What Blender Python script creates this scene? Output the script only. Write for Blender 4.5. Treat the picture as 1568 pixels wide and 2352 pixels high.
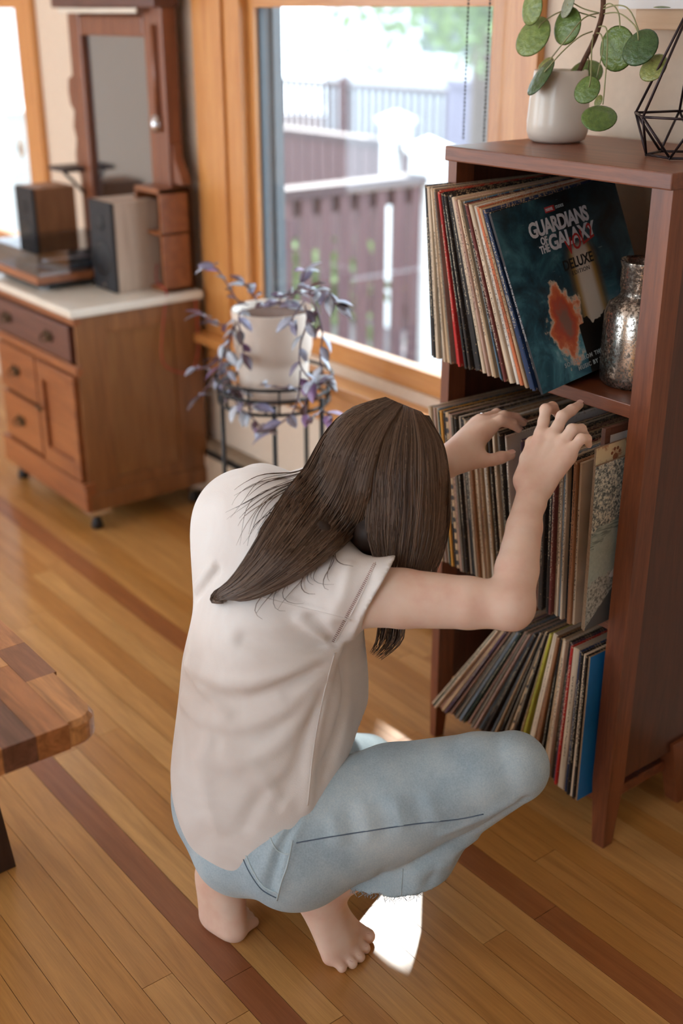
import bpy, bmesh, math, random
import numpy as np
from mathutils import Vector, Matrix, Euler
from mathutils.bvhtree import BVHTree
random.seed(7); np.random.seed(7)
for o in list(bpy.data.objects): bpy.data.objects.remove(o)
scene = bpy.context.scene
COL = scene.collection
# ------------------------------------------------------------------ camera
FPX, HOR, AZ, CAMH = 2700.0, 1150.0, math.radians(38.0), 1.495
PIT = math.atan2(HOR, FPX)
cam = bpy.data.cameras.new('camera'); camo = bpy.data.objects.new('camera', cam); COL.objects.link(camo)
cam.sensor_fit = 'VERTICAL'; cam.sensor_height = 36.0; cam.lens = FPX / 2352.0 * 36.0
_fw = Vector((-math.cos(AZ), math.sin(AZ), 0))
CF = (_fw * math.cos(PIT) - Vector((0, 0, 1)) * math.sin(PIT)).normalized()
CU = (_fw * math.sin(PIT) + Vector((0, 0, 1)) * math.cos(PIT)).normalized()
CR = CF.cross(CU).normalized()
CC = Vector((0, 0, CAMH))
m = Matrix((CR, CU, -CF)).transposed().to_4x4(); m.translation = CC
camo.matrix_world = m
cam.dof.use_dof = True; cam.dof.focus_distance = 1.93; cam.dof.aperture_fstop = 2.0
cam.clip_start = 0.05
scene.camera = camo
scene.view_settings.view_transform = 'Standard'; scene.view_settings.look = 'None'
scene.view_settings.gamma = 1.0; scene.view_settings.use_curve_mapping = False
scene.view_settings.exposure = 0.44
# ------------------------------------------------------------------ sky and sun
w = bpy.data.worlds.new('sky'); scene.world = w; w.use_nodes = True
bgn = w.node_tree.nodes['Background']
bgn.inputs[0].default_value = (0.77, 0.895, 1.0, 1); bgn.inputs[1].default_value = 4.6
SUNDIR = Vector((-0.726, 0.687, 1.08)).normalized()      # towards the sun
sun = bpy.data.lights.new('sun', 'SUN'); sun.energy = 12.0; sun.angle = math.radians(0.6); sun.color = (1.0, 0.95, 0.88)
suno = bpy.data.objects.new('sun', sun); COL.objects.link(suno)
suno.rotation_euler = SUNDIR.to_track_quat('Z', 'Y').to_euler(); suno.location = (-6, 6, 9)
# ------------------------------------------------------------------ pixel helpers (1568x2352 frame -> true 3-D points)
def ray(u, v): return CF + CR * ((u - 784) / FPX) + CU * ((1176 - v) / FPX)
def P(u, v, t): return CC + ray(u, v) * t
def onz(u, v, z=0.0): r = ray(u, v); return CC + r * ((z - CAMH) / r.z)
def ony(u, v, y): r = ray(u, v); return CC + r * (y / r.y)
def onx(u, v, x): r = ray(u, v); return CC + r * (x / r.x)
# ------------------------------------------------------------------ materials
def srgb(r, g, b):
    f = lambda c: (c / 255 / 12.92) if c / 255 <= 0.04045 else ((c / 255 + 0.055) / 1.055) ** 2.4
    return (f(r), f(g), f(b), 1.0)
class NT:
    def __init__(s, name):
        s.m = bpy.data.materials.new(name); s.m.use_nodes = True; s.t = s.m.node_tree
        s.n = s.t.nodes; s.b = s.n['Principled BSDF']
    def node(s, ty, **kw):
        n = s.n.new(ty)
        for k, v in kw.items():
            if k.startswith('i_'):
                key = k[2:]; key = int(key) if key.isdigit() else key.replace('_', ' ')
                n.inputs[key].default_value = v
            else: setattr(n, k, v)
        return n
    def link(s, a, b): s.t.links.new(a, b)
    def mix(s, fac, a, b, blend='MIX'):
        n = s.n.new('ShaderNodeMix'); n.data_type = 'RGBA'; n.blend_type = blend
        for sock, val in ((n.inputs[0], fac), (n.inputs[6], a), (n.inputs[7], b)):
            if isinstance(val, bpy.types.NodeSocket): s.link(val, sock)
            else: sock.default_value = val
        return n.outputs[2]
    def ramp(s, x, stops, interp='LINEAR'):
        n = s.n.new('ShaderNodeValToRGB'); s.link(x, n.inputs[0]); cr = n.color_ramp; cr.interpolation = interp
        while len(cr.elements) > 1: cr.elements.remove(cr.elements[-1])
        cr.elements[0].position, cr.elements[0].color = stops[0]
        for p, c in stops[1:]:
            e = cr.elements.new(p); e.color = c
        return n.outputs[0]
    def coord(s, which='Object', scale=(1, 1, 1), loc=(0, 0, 0), rot=(0, 0, 0)):
        if which == 'World': o = s.n.new('ShaderNodeNewGeometry').outputs['Position']
        else: o = s.n.new('ShaderNodeTexCoord').outputs[which]
        mp = s.n.new('ShaderNodeMapping'); s.link(o, mp.inputs[0])
        mp.inputs['Scale'].default_value = scale; mp.inputs['Location'].default_value = loc; mp.inputs['Rotation'].default_value = rot
        return mp.outputs[0]
    def noise(s, vec, scale=5, detail=4, rough=0.55, dist=0.0):
        n = s.n.new('ShaderNodeTexNoise'); s.link(vec, n.inputs['Vector'])
        n.inputs['Scale'].default_value = scale; n.inputs['Detail'].default_value = detail
        n.inputs['Roughness'].default_value = rough; n.inputs['Distortion'].default_value = dist
        return n.outputs['Fac']
    def math(s, op, a, b=0.0, c=0.0, clamp=False):
        n = s.n.new('ShaderNodeMath'); n.operation = op; n.use_clamp = clamp
        for i, v in enumerate((a, b, c)):
            if isinstance(v, bpy.types.NodeSocket): s.link(v, n.inputs[i])
            elif i < len(n.inputs): n.inputs[i].default_value = v
        return n.outputs[0]
    def bump(s, h, strength=0.2, dist=0.002):
        n = s.n.new('ShaderNodeBump'); n.inputs['Strength'].default_value = strength; n.inputs['Distance'].default_value = dist
        s.link(h, n.inputs['Height']); s.link(n.outputs[0], s.b.inputs['Normal'])
    def col(s, c):
        if isinstance(c, bpy.types.NodeSocket): s.link(c, s.b.inputs['Base Color'])
        else: s.b.inputs['Base Color'].default_value = c
    def set(s, rough=None, metal=None, spec=None, coat=None, coatr=None, sheen=None, sss=None, trans=None):
        I = s.b.inputs
        if rough is not None: I['Roughness'].default_value = rough
        if metal is not None: I['Metallic'].default_value = metal
        if spec is not None: I['Specular IOR Level'].default_value = spec
        if coat is not None: I['Coat Weight'].default_value = coat
        if coatr is not None: I['Coat Roughness'].default_value = coatr
        if sheen is not None: I['Sheen Weight'].default_value = sheen
        if sss is not None:
            I['Subsurface Weight'].default_value = sss; I['Subsurface Radius'].default_value = (0.012, 0.005, 0.003); I['Subsurface Scale'].default_value = 1.0
        if trans is not None: I['Transmission Weight'].default_value = trans
        return s.m
def wood(name, light, dark, axis='x', scale=1.0, rough=0.4, coat=0.0, space='Object', contrast=1.0, seed=0.0, coatr=0.15):
    k = NT(name); st = {'x': (1.2, 14, 14), 'y': (14, 1.2, 14), 'z': (14, 14, 1.2)}[axis]
    v = k.coord(space, tuple(c * scale for c in st), (seed, seed * 1.7, seed * 0.6))
    n1 = k.noise(v, 2.2, 6, 0.6, 1.2)
    v2 = k.coord(space, tuple(c * scale * 7 for c in st), (seed, seed, seed))
    n2 = k.noise(v2, 2.0, 3, 0.6)
    f = k.math('ADD', k.math('MULTIPLY', n1, 0.75), k.math('MULTIPLY', n2, 0.25))
    lo, hi = 0.5 - 0.2 / contrast, 0.5 + 0.2 / contrast
    k.col(k.ramp(f, [(lo, dark), (hi, light)])); k.bump(n2, 0.08, 0.001)
    return k.set(rough=rough, coat=coat, coatr=coatr)
def plain(name, c, rough=0.5, metal=0.0, spec=0.5, var=0.12, nscale=30, bump=0.05, coat=0.0):
    k = NT(name); v = k.coord('Object'); n = k.noise(v, nscale, 4)
    d = tuple(x * (1 - var) for x in c[:3]) + (1,); l = tuple(min(1, x * (1 + var)) for x in c[:3]) + (1,)
    k.col(k.ramp(n, [(0.3, d), (0.7, l)]))
    if bump: k.bump(n, bump, 0.001)
    return k.set(rough=rough, metal=metal, spec=spec, coat=coat)
def glassmat(name, tint=(0.97, 0.99, 1, 1), gl=0.08, rough=0.02):
    k = NT(name); k.n.remove(k.b); out = k.n['Material Output']
    tr = k.node('ShaderNodeBsdfTransparent'); tr.inputs[0].default_value = tint
    g = k.node('ShaderNodeBsdfGlossy'); g.inputs['Roughness'].default_value = rough
    lw = k.node('ShaderNodeLayerWeight', i_Blend=0.15)
    f = k.math('ADD', k.math('MULTIPLY', lw.outputs['Fresnel'], 0.7), gl * 0.5, clamp=True)
    mx = k.node('ShaderNodeMixShader'); k.link(f, mx.inputs[0]); k.link(tr.outputs[0], mx.inputs[1]); k.link(g.outputs[0], mx.inputs[2])
    k.link(mx.outputs[0], out.inputs[0]); return k.m
# ------------------------------------------------------------------ mesh helpers
def mesh_obj(name, verts, faces, mat=None, parent=None, smooth=False, loc=None):
    me = bpy.data.meshes.new(name); me.from_pydata([tuple(v) for v in verts], [], [tuple(f) for f in faces]); me.update()
    return link_mesh(name, me, mat, parent, smooth, loc)
def link_mesh(name, me, mat=None, parent=None, smooth=False, loc=None):
    o = bpy.data.objects.new(name, me); COL.objects.link(o)
    if mat is not None and len(me.materials) == 0: me.materials.append(mat)
    if smooth:
        me.polygons.foreach_set('use_smooth', [True] * len(me.polygons)); me.update()
    if parent is not None: o.parent = parent
    if loc is not None: o.location = loc
    return o
def bm_obj(name, bm, mat=None, parent=None, smooth=False, loc=None, fixn=True):
    if fixn: bmesh.ops.recalc_face_normals(bm, faces=bm.faces)
    me = bpy.data.meshes.new(name); bm.to_mesh(me); bm.free()
    return link_mesh(name, me, mat, parent, smooth, loc)
def add_box(bm, x0, x1, y0, y1, z0, z1, bev=0.0, mtx=None):
    vs = [bm.verts.new(p) for p in ((x0, y0, z0), (x1, y0, z0), (x1, y1, z0), (x0, y1, z0), (x0, y0, z1), (x1, y0, z1), (x1, y1, z1), (x0, y1, z1))]
    fs = [bm.faces.new([vs[i] for i in f]) for f in ((0, 3, 2, 1), (4, 5, 6, 7), (0, 1, 5, 4), (1, 2, 6, 5), (2, 3, 7, 6), (3, 0, 4, 7))]
    if bev:
        es = list({e for f in fs for e in f.edges})
        r = bmesh.ops.bevel(bm, geom=es, offset=bev, segments=2, affect='EDGES', profile=0.6)
        vs = list({v for f in r['faces'] for v in f.verts} | {v for v in vs if v.is_valid})
    if mtx is not None: bmesh.ops.transform(bm, matrix=mtx, verts=[v for v in vs if v.is_valid])
    return vs
def box(name, x0, x1, y0, y1, z0, z1, mat, parent=None, bev=0.0, mtx=None):
    bm = bmesh.new(); add_box(bm, x0, x1, y0, y1, z0, z1, bev, mtx); return bm_obj(name, bm, mat, parent)
def add_tube(bm, pts, rad, n=8, caps=True):
    pts = [Vector(p) for p in pts]; rads = rad if isinstance(rad, (list, tuple)) else [rad] * len(pts)
    rings = []; up = None
    for i, p in enumerate(pts):
        d = (pts[min(i + 1, len(pts) - 1)] - pts[max(i - 1, 0)])
        d = d.normalized() if d.length > 1e-9 else Vector((0, 0, 1))
        if up is None: up = d.orthogonal().normalized()
        else: up = (up - d * up.dot(d)); up = up.normalized() if up.length > 1e-6 else d.orthogonal().normalized()
        s = d.cross(up)
        rings.append([bm.verts.new(p + (up * math.cos(2 * math.pi * k / n) + s * math.sin(2 * math.pi * k / n)) * rads[i]) for k in range(n)])
    for a, b in zip(rings, rings[1:]):
        for k in range(n): bm.faces.new((a[k], a[(k + 1) % n], b[(k + 1) % n], b[k]))
    if caps: bm.faces.new(rings[0][::-1]); bm.faces.new(rings[-1])
def tube(name, pts, rad, mat, parent=None, n=8): 
    bm = bmesh.new(); add_tube(bm, pts, rad, n); return bm_obj(name, bm, mat, parent, smooth=True)
def add_lathe(bm, prof, n=40, c=(0, 0, 0)):
    rings = [[bm.verts.new((c[0] + r * math.cos(2 * math.pi * k / n), c[1] + r * math.sin(2 * math.pi * k / n), c[2] + z)) for k in range(n)] for r, z in prof]
    for a, b in zip(rings, rings[1:]):
        for k in range(n): bm.faces.new((a[k], a[(k + 1) % n], b[(k + 1) % n], b[k]))
    if prof[0][0] > 1e-6: bm.faces.new(rings[0][::-1])
    if prof[-1][0] > 1e-6: bm.faces.new(rings[-1])
def lathe(name, prof, mat, parent=None, n=40, c=(0, 0, 0)):
    bm = bmesh.new(); add_lathe(bm, prof, n, c); return bm_obj(name, bm, mat, parent, smooth=True)
def smoothcurve(pts, sub=6):
    pts = [Vector(p) for p in pts]; out = []
    for i in range(len(pts) - 1):
        p0 = pts[max(i - 1, 0)]; p1 = pts[i]; p2 = pts[i + 1]; p3 = pts[min(i + 2, len(pts) - 1)]
        for j in range(sub):
            t = j / sub
            out.append(0.5 * ((2 * p1) + (-p0 + p2) * t + (2 * p0 - 5 * p1 + 4 * p2 - p3) * t * t + (-p0 + 3 * p1 - 3 * p2 + p3) * t ** 3))
    out.append(pts[-1]); return out
def thing(name, label, cat, loc=(0, 0, 0), group=None):
    o = bpy.data.objects.new(name, None); COL.objects.link(o); o.location = loc; o.empty_display_size = 0.05
    return tag(o, label, cat, group)
def tag(o, label, cat, group=None):
    o['label'] = label; o['category'] = cat
    if group: o['group'] = group
    return o
def adopt(parent, objs):
    inv = Matrix.Translation(-Vector(parent.location))
    for o in objs:
        o.parent = parent; o.matrix_parent_inverse = inv
def struct(o, label=None):
    o['kind'] = 'structure'
    if label: o['label'] = label
    return o
def quadprism(name, poly, lo, hi, axis, mat, parent=None):
    # extrude a 2-D polygon along an axis
    def mk(p, h):
        return {'x': (h, p[0], p[1]), 'y': (p[0], h, p[1]), 'z': (p[0], p[1], h)}[axis]
    n = len(poly); v = [mk(p, lo) for p in poly] + [mk(p, hi) for p in poly]
    f = [tuple(range(n))[::-1], tuple(range(n, 2 * n))] + [(i, (i + 1) % n, n + (i + 1) % n, n + i) for i in range(n)]
    bm = bmesh.new(); vs = [bm.verts.new(p) for p in v]; [bm.faces.new([vs[i] for i in q]) for q in f]
    return bm_obj(name, bm, mat, parent)
def text_obj(name, body, size, mat, parent, mtx, extrude=0.0002, offset=0.0, xs=1.0, shear=0.0, space=1.0, align='LEFT'):
    cu = bpy.data.curves.new(name, 'FONT'); cu.body = body; cu.size = size; cu.extrude = extrude; cu.offset = offset
    cu.shear = shear; cu.space_character = space; cu.align_x = align; cu.resolution_u = 3
    tmp = bpy.data.objects.new('tmp_text', cu); COL.objects.link(tmp)
    dg = bpy.context.evaluated_depsgraph_get(); me = bpy.data.meshes.new_from_object(tmp.evaluated_get(dg))
    bpy.data.objects.remove(tmp); bpy.data.curves.remove(cu)
    me.transform(mtx @ Matrix.Diagonal((xs, 1, 1, 1))); me.materials.clear(); me.name = name
    return link_mesh(name, me, mat, parent)
# ------------------------------------------------------------------ shared materials
M = {}
M['fir'] = wood('fir_trim', srgb(226, 164, 96), srgb(194, 124, 60), 'z', 1.0, 0.35, 0.3)
M['firx'] = wood('fir_trim_horizontal', srgb(226, 164, 96), srgb(194, 124, 60), 'x', 1.0, 0.35, 0.3)
M['walnut'] = wood('walnut_shelf', srgb(146, 82, 48), srgb(96, 48, 28), 'x', 1.3, 0.42, 0.12)
M['walnutz'] = wood('walnut_shelf_upright', srgb(146, 82, 48), srgb(96, 48, 28), 'z', 1.3, 0.42, 0.12)
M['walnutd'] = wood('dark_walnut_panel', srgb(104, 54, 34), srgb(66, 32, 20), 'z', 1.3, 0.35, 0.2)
M['oldwood'] = wood('dresser_wood', srgb(154, 102, 58), srgb(108, 66, 35), 'z', 0.8, 0.4, 0.2)
M['oldwoodx'] = wood('dresser_wood_front', srgb(164, 98, 52), srgb(116, 62, 30), 'x', 0.9, 0.4, 0.2)
M['darkburl'] = wood('dresser_dark_drawer', srgb(108, 66, 56), srgb(74, 42, 36), 'x', 1.2, 0.4, 0.2)
M['mirrorwood'] = wood('mirror_frame_wood', srgb(152, 92, 60), srgb(104, 56, 36), 'z', 1.0, 0.4, 0.2)
M['cream'] = plain('cream_wall_paint', srgb(226, 208, 188), 0.85, var=0.03, nscale=60)
M['white'] = plain('white_paint', srgb(238, 238, 236), 0.5, var=0.03)
M['black'] = plain('black_metal', srgb(28, 28, 30), 0.45, var=0.1)
M['marble'] = plain('cream_marble', srgb(228, 220, 206), 0.25, var=0.06, nscale=9)
M['sash'] = plain('grey_sash_paint', srgb(80, 86, 90), 0.5, var=0.05)
M['glass'] = glassmat('window_glass', gl=0.03)
M['brass'] = plain('dark_brass', srgb(74, 58, 40), 0.4, metal=0.8)
M['chrome'] = plain('chrome', srgb(210, 210, 214), 0.18, metal=1.0, var=0.02)
# oak floor
k = NT('oak_floor'); oi = k.node('ShaderNodeObjectInfo')
cv = k.coord('World', (1.0, 16, 1)); off = k.node('ShaderNodeCombineXYZ'); k.link(k.math('MULTIPLY', oi.outputs['Random'], 37.0), off.inputs[0]); k.link(k.math('MULTIPLY', oi.outputs['Random'], 11.0), off.inputs[1])
va = k.node('ShaderNodeVectorMath', operation='ADD'); k.link(cv, va.inputs[0]); k.link(off.outputs[0], va.inputs[1])
n1 = k.noise(va.outputs[0], 2.6, 6, 0.6, 1.0)
vb = k.node('ShaderNodeVectorMath', operation='MULTIPLY'); k.link(va.outputs[0], vb.inputs[0]); vb.inputs[1].default_value = (5, 9, 1)
n2 = k.noise(vb.outputs[0], 3.0, 4, 0.65)
g = k.ramp(k.math('ADD', k.math('MULTIPLY', n1, 0.65), k.math('MULTIPLY', n2, 0.35)), [(0.32, (0.66, 0.60, 0.52, 1)), (0.68, (1.12, 1.1, 1.08, 1))])
k.col(k.mix(1.0, oi.outputs['Color'], g, 'MULTIPLY')); k.bump(n2, 0.05, 0.0006); M['oak'] = k.set(rough=0.30, spec=0.5, coat=0.35, coatr=0.22)
# ================================================================== the room
WY = 1.92
floor = struct(box('floor', -5.6, 1.8, -3.0, 1.95, -0.06, -0.018, M['firx']))
plank_me = bpy.data.meshes.new('plank')
bm = bmesh.new(); add_box(bm, 0, 1, 0, 1, -0.018, 0.0); bm.to_mesh(plank_me); bm.free(); plank_me.materials.append(M['oak'])
PW = 0.0575; y = WY - PW; row = 0
tones = [srgb(216, 162, 96), srgb(208, 152, 86), srgb(222, 170, 104), srgb(200, 142, 78), srgb(212, 156, 92), srgb(204, 146, 78)]
while y > -0.5:
    x = -5.6 - random.random() * 0.9
    while x < 0.9:
        L = random.choice((0.7, 0.95, 1.2, 1.5, 1.7)) * (0.9 + 0.2 * random.random())
        o = bpy.data.objects.new('plank', plank_me); COL.objects.link(o); o.parent = floor
        x0 = max(x, -5.6)
        o.location = (x0, y, -random.random() * 0.0004); o.scale = (x + L - x0 - 0.0012, PW - 0.0010, 1)
        c = random.choice(tones)
        if abs(y + PW / 2 - 0.815) < 0.03 and x < -0.7: c = srgb(164, 102, 64)
        elif abs(y + PW / 2 - 1.34) < 0.03 and x < -0.5: c = srgb(172, 108, 60)
        o.color = tuple(q * 0.88 for q in c[:3]) + (1,); x += L
    y -= PW; row += 1
# back wall with the two window openings
W1 = (-2.90, -1.915, 0.60, 2.16); W2 = (-5.30, -4.34, 0.60, 2.16)
bm = bmesh.new()
for x0, x1, z0, z1 in ((-5.6, W2[0], 0, 2.5), (W2[1], W1[0], 0, 2.5), (W1[1], 1.8, 0, 2.5), (W2[0], W2[1], 0, W2[2]), (W2[0], W2[1], W2[3], 2.5), (W1[0], W1[1], 0, W1[2]), (W1[0], W1[1], W1[3], 2.5)):
    add_box(bm, x0, x1, WY, WY + 0.085, z0, z1)
struct(bm_obj('wall_back', bm, M['cream']))
bm = bmesh.new()      # far wall with a broad window opening, out of frame to the left
for y0, y1, z0, z1 in ((-3, -2.7, 0, 2.5), (-0.5, WY, 0, 2.5), (-2.7, -0.5, 0, 0.5), (-2.7, -0.5, 2.2, 2.5)):
    add_box(bm, -5.74, -5.6, y0, y1, z0, z1)
struct(bm_obj('wall_left', bm, M['cream']))
struct(box('wall_right', 1.8, 1.92, -3.0, WY, 0, 2.5, plain('dimmed_wall', srgb(124, 98, 78), 0.85, var=0.04)))  # unseen wall; dimness put into its colour to cut bounce onto the shelf
bm = bmesh.new()      # unseen wall behind the camera, bare openings added and sized for sky light
for x0, x1, z0, z1 in ((-5.6, -5.0, 0, 2.5), (-2.8, -0.8, 0, 2.5), (0.7, 1.8, 0, 2.5), (-5.0, -2.8, 0, 0.3), (-5.0, -2.8, 2.3, 2.5), (-0.8, 0.7, 0, 0.6), (-0.8, 0.7, 2.3, 2.5)): add_box(bm, x0, x1, -3.12, -3.0, z0, z1)
struct(bm_obj('wall_front', bm, M['cream']))
struct(box('ceiling', -5.6, 1.8, -3.0, WY + 0.14, 2.5, 2.56, M['white']))
def window(name, W, label):
    root = bpy.data.objects.new(name, None); COL.objects.link(root); root.location = (W[0], WY, W[2]); struct(root, label)
    x0, x1, z0, z1 = W; ps = []
    tw = 0.135
    for nm, a, b, mt in (('casing', x0 - 0.225, x0 - 0.075, 'fir'), ('casing', x1 + 0.0, x1 + tw, 'fir')):
        ps.append(box(nm, a, b, WY - 0.022, WY, 0.545, z1 + 0.1, M[mt], None, 0.003))
    ps.append(box('inner_casing', x0 - 0.078, x0 + 0.006, WY - 0.012, WY + 0.016, 0.55, z1 + 0.1, M['fir'], None, 0.002))
    ps.append(box('head_casing', x0 - 0.24, x1 + tw + 0.02, WY - 0.03, WY, z1 + 0.0, z1 + 0.14, M['firx'], None, 0.003))
    ps.append(box('stool', x0 - 0.26, x1 + tw + 0.02, WY - 0.075, WY + 0.10, 0.545, 0.572, M['firx'], None, 0.006))
    ps.append(box('apron', x0 - 0.225, x1 + tw, WY - 0.02, WY, 0.43, 0.545, M['firx'], None, 0.003))
    # lower sash
    for nm, a, b, c, d, mt in (('sash_stile', x0 - 0.03, x0 + 0.035, 0.572, 1.54, 'fir'), ('sash_stile', x1 - 0.006, x1 + 0.004, 0.572, 1.54, 'fir'),
                           ('sash_rail', x0 + 0.035, x1 - 0.006, 0.572, 0.655, 'firx'), ('meeting_rail', x0 + 0.035, x1 - 0.006, 1.505, 1.545, 'firx'),
                           ('upper_stile', x0 - 0.03, x0 + 0.035, 1.545, z1, 'fir'), ('upper_stile', x1 - 0.006, x1 + 0.004, 1.545, z1, 'fir')):
        ps.append(box(nm, a, b, WY + 0.015, WY + 0.058, c, d, M[mt], None, 0.002))
    ps.append(box('jamb_liner', x0 + 0.028, x0 + 0.042, WY + 0.030, WY + 0.075, 0.60, z1, M['sash'], None))
    ps.append(box('jamb_liner', x0 + 0.030, x0 + 0.055, WY + 0.066, WY + 0.095, 0.60, z1, M['sash'], None))
    for a, b in ((0.655, 1.505), (1.545, z1)):
        ps.append(box('pane', x0 + 0.035, x1 - 0.004, WY + 0.034, WY + 0.038, a, b, M['glass'], None))
    adopt(root, ps); return root
win1 = window('window_1', W1, 'wide fir-framed window behind the trailing plant')
win2 = window('window_2', W2, 'fir-framed window at the far left edge')
tag(box('window_shade', W1[0] + 0.04, W1[1] - 0.004, WY + 0.004, WY + 0.012, 1.53, 2.16, plain('shade_cloth', srgb(150, 140, 128), 0.9, var=0.08)), 'grey rolled cloth shade covering the top of the window', 'shade')
latch = thing('sash_lock', 'small cream sash lock on the far left window frame', 'lock', ony(62, 340, WY))
q = ony(62, 340, WY - 0.02); adopt(latch, [lathe('lock_rim', [(0.0, 0), (0.026, 0), (0.028, 0.005), (0.018, 0.011), (0.0, 0.011)], M['marble'], None, 20), lathe('lock_hole', [(0, 0), (0.008, 0), (0.008, 0.013), (0, 0.013)], M['black'], None, 12)])
for c in latch.children: c.matrix_parent_inverse = Matrix.Identity(4); c.rotation_euler = (math.pi / 2, 0, 0); c.location = (0, -0.02, 0); c.scale = (0.7, 1.3, 1)
# bead chains
M['bead'] = plain('bead_chain', srgb(24, 36, 32), 0.35)
for i, (u, lab) in enumerate(((1068, 'left dark bead pull chain hanging before the window'), (1116, 'right dark bead pull chain hanging before the window'))):
    p = ony(u, 200, WY - 0.045); bm = bmesh.new(); z = 1.60
    while z > 1.235:
        bmesh.ops.create_icosphere(bm, subdivisions=1, radius=0.0030, matrix=Matrix.Translation((p.x, p.y, z))); z -= 0.0082
    add_tube(bm, [(p.x, p.y, 1.6), (p.x, p.y, 1.235)], 0.0006, 5)
    tag(bm_obj('bead_chain', bm, M['bead'], None, True), lab, 'chain')
# baseboard heater
ht = thing('baseboard_heater', 'low beige baseboard heater with dark slot along window wall', 'heater', (-2.4, WY, 0))
M['heater'] = plain('heater_paint', srgb(214, 192, 166), 0.55, var=0.03)
adopt(ht, [box('cover', -3.7, -1.66, WY - 0.055, WY, 0.025, 0.165, M['heater'], None, 0.004), box('slot', -3.7, -1.66, WY - 0.052, WY, 0.165, 0.182, M['black']), box('top_lip', -3.7, -1.66, WY - 0.045, WY, 0.182, 0.205, plain('heater_lip', srgb(150, 130, 108), 0.5), None, 0.003),
           box('kick', -3.7, -1.66, WY - 0.03, WY, 0.0, 0.025, M['black'])])
# picture above the shelf
pic = thing('wall_picture', 'pale wood ledge with white print above the record shelf', 'picture', (-1.3, WY, 1.50))
q0 = ony(1465, 15, WY - 0.02); q1 = ony(1465, 68, WY - 0.02)
adopt(pic, [box('frame_rail', q0.x, q0.x + 0.62, WY - 0.025, WY, q1.z, q0.z + 0.002, wood('pale_birch', srgb(226, 194, 160), srgb(206, 170, 132), 'x', 1, 0.5), None, 0.002),
            box('print', q0.x - 0.03, q0.x + 0.65, WY - 0.04, WY - 0.026, q0.z - 0.004, q0.z + 0.45, plain('white_print', srgb(240, 240, 240), 0.6, var=0.01))])
# ================================================================== record shelf
SX0, SX1, SY0, SY1 = -1.640, -1.138, 1.530, 1.885
sh = thing('record_shelf', 'tall reddish walnut open shelf packed with vinyl records', 'shelf', (-1.39, 1.7, 0))
ps = [box('top', SX0 - 0.002, SX1 + 0.002, SY0 - 0.008, SY1, 1.244, 1.270, M['walnut'], None, 0.0025)]
for xa, xb in ((SX0, SX0 + 0.022), (SX1 - 0.040, SX1)):       # front posts running into tapered legs
    cx0, cx1 = (xa, xa + 0.016) if xa < -1.5 else (xb - 0.030, xb - 0.002)
    bm = bmesh.new(); add_box(bm, xa, xb, SY0, SY0 + 0.045, 0.14, 1.244)
    lo = [(cx0, SY0 + 0.004), (cx1, SY0 + 0.004), (cx1, SY0 + 0.03), (cx0, SY0 + 0.03)]; hi = [(xa, SY0), (xb, SY0), (xb, SY0 + 0.045), (xa, SY0 + 0.045)]
    vs = [bm.verts.new((p[0], p[1], 0)) for p in lo] + [bm.verts.new((p[0], p[1], 0.14)) for p in hi]
    for f in ((3, 2, 1, 0), (4, 5, 6, 7), (0, 1, 5, 4), (1, 2, 6, 5), (2, 3, 7, 6), (3, 0, 4, 7)): bm.faces.new([vs[i] for i in f])
    ps.append(bm_obj('front_post', bm, M['walnutz']))
for xa, xb in ((SX0, SX0 + 0.030), (SX1 - 0.036, SX1)):
    bm = bmesh.new()
    lo = [(xa + 0.002, 1.765), (xb - 0.002, 1.765), (xb - 0.002, 1.80), (xa + 0.002, 1.80)]; hi = [(xa, 1.72), (xb, 1.72), (xb, 1.80), (xa, 1.80)]
    vs = [bm.verts.new((p[0], p[1], 0)) for p in lo] + [bm.verts.new((p[0], p[1], 0.16)) for p in hi]
    for f in ((3, 2, 1, 0), (4, 5, 6, 7), (0, 1, 5, 4), (1, 2, 6, 5), (2, 3, 7, 6), (3, 0, 4, 7)): bm.faces.new([vs[i] for i in f])
    add_box(bm, xa, xb, SY1 - 0.05, SY1 - 0.004, 0.16, 1.244)
    ps.append(bm_obj('rear_leg', bm, M['walnutz']))
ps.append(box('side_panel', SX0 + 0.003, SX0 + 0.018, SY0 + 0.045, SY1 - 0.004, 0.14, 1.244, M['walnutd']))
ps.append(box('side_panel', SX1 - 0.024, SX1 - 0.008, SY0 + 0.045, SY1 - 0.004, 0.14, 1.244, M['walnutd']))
for zt in (0.890, 0.478, 0.103):
    ps.append(box('shelf_board', SX0 + 0.020, SX1 - 0.026, SY0 + 0.006 if zt > 0.8 else SY0 + 0.02, SY1 - 0.008, zt - 0.024, zt, M['walnut'], None, 0.002))
for zt in (0.890, 0.478, 0.103):
    ps.append(box('back_rail', SX0 + 0.018, SX1 - 0.024, SY1 - 0.018, SY1 - 0.006, zt, zt + (0.16 if zt > 0.8 else 0.35), M['walnut']))
adopt(sh, ps)
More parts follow.
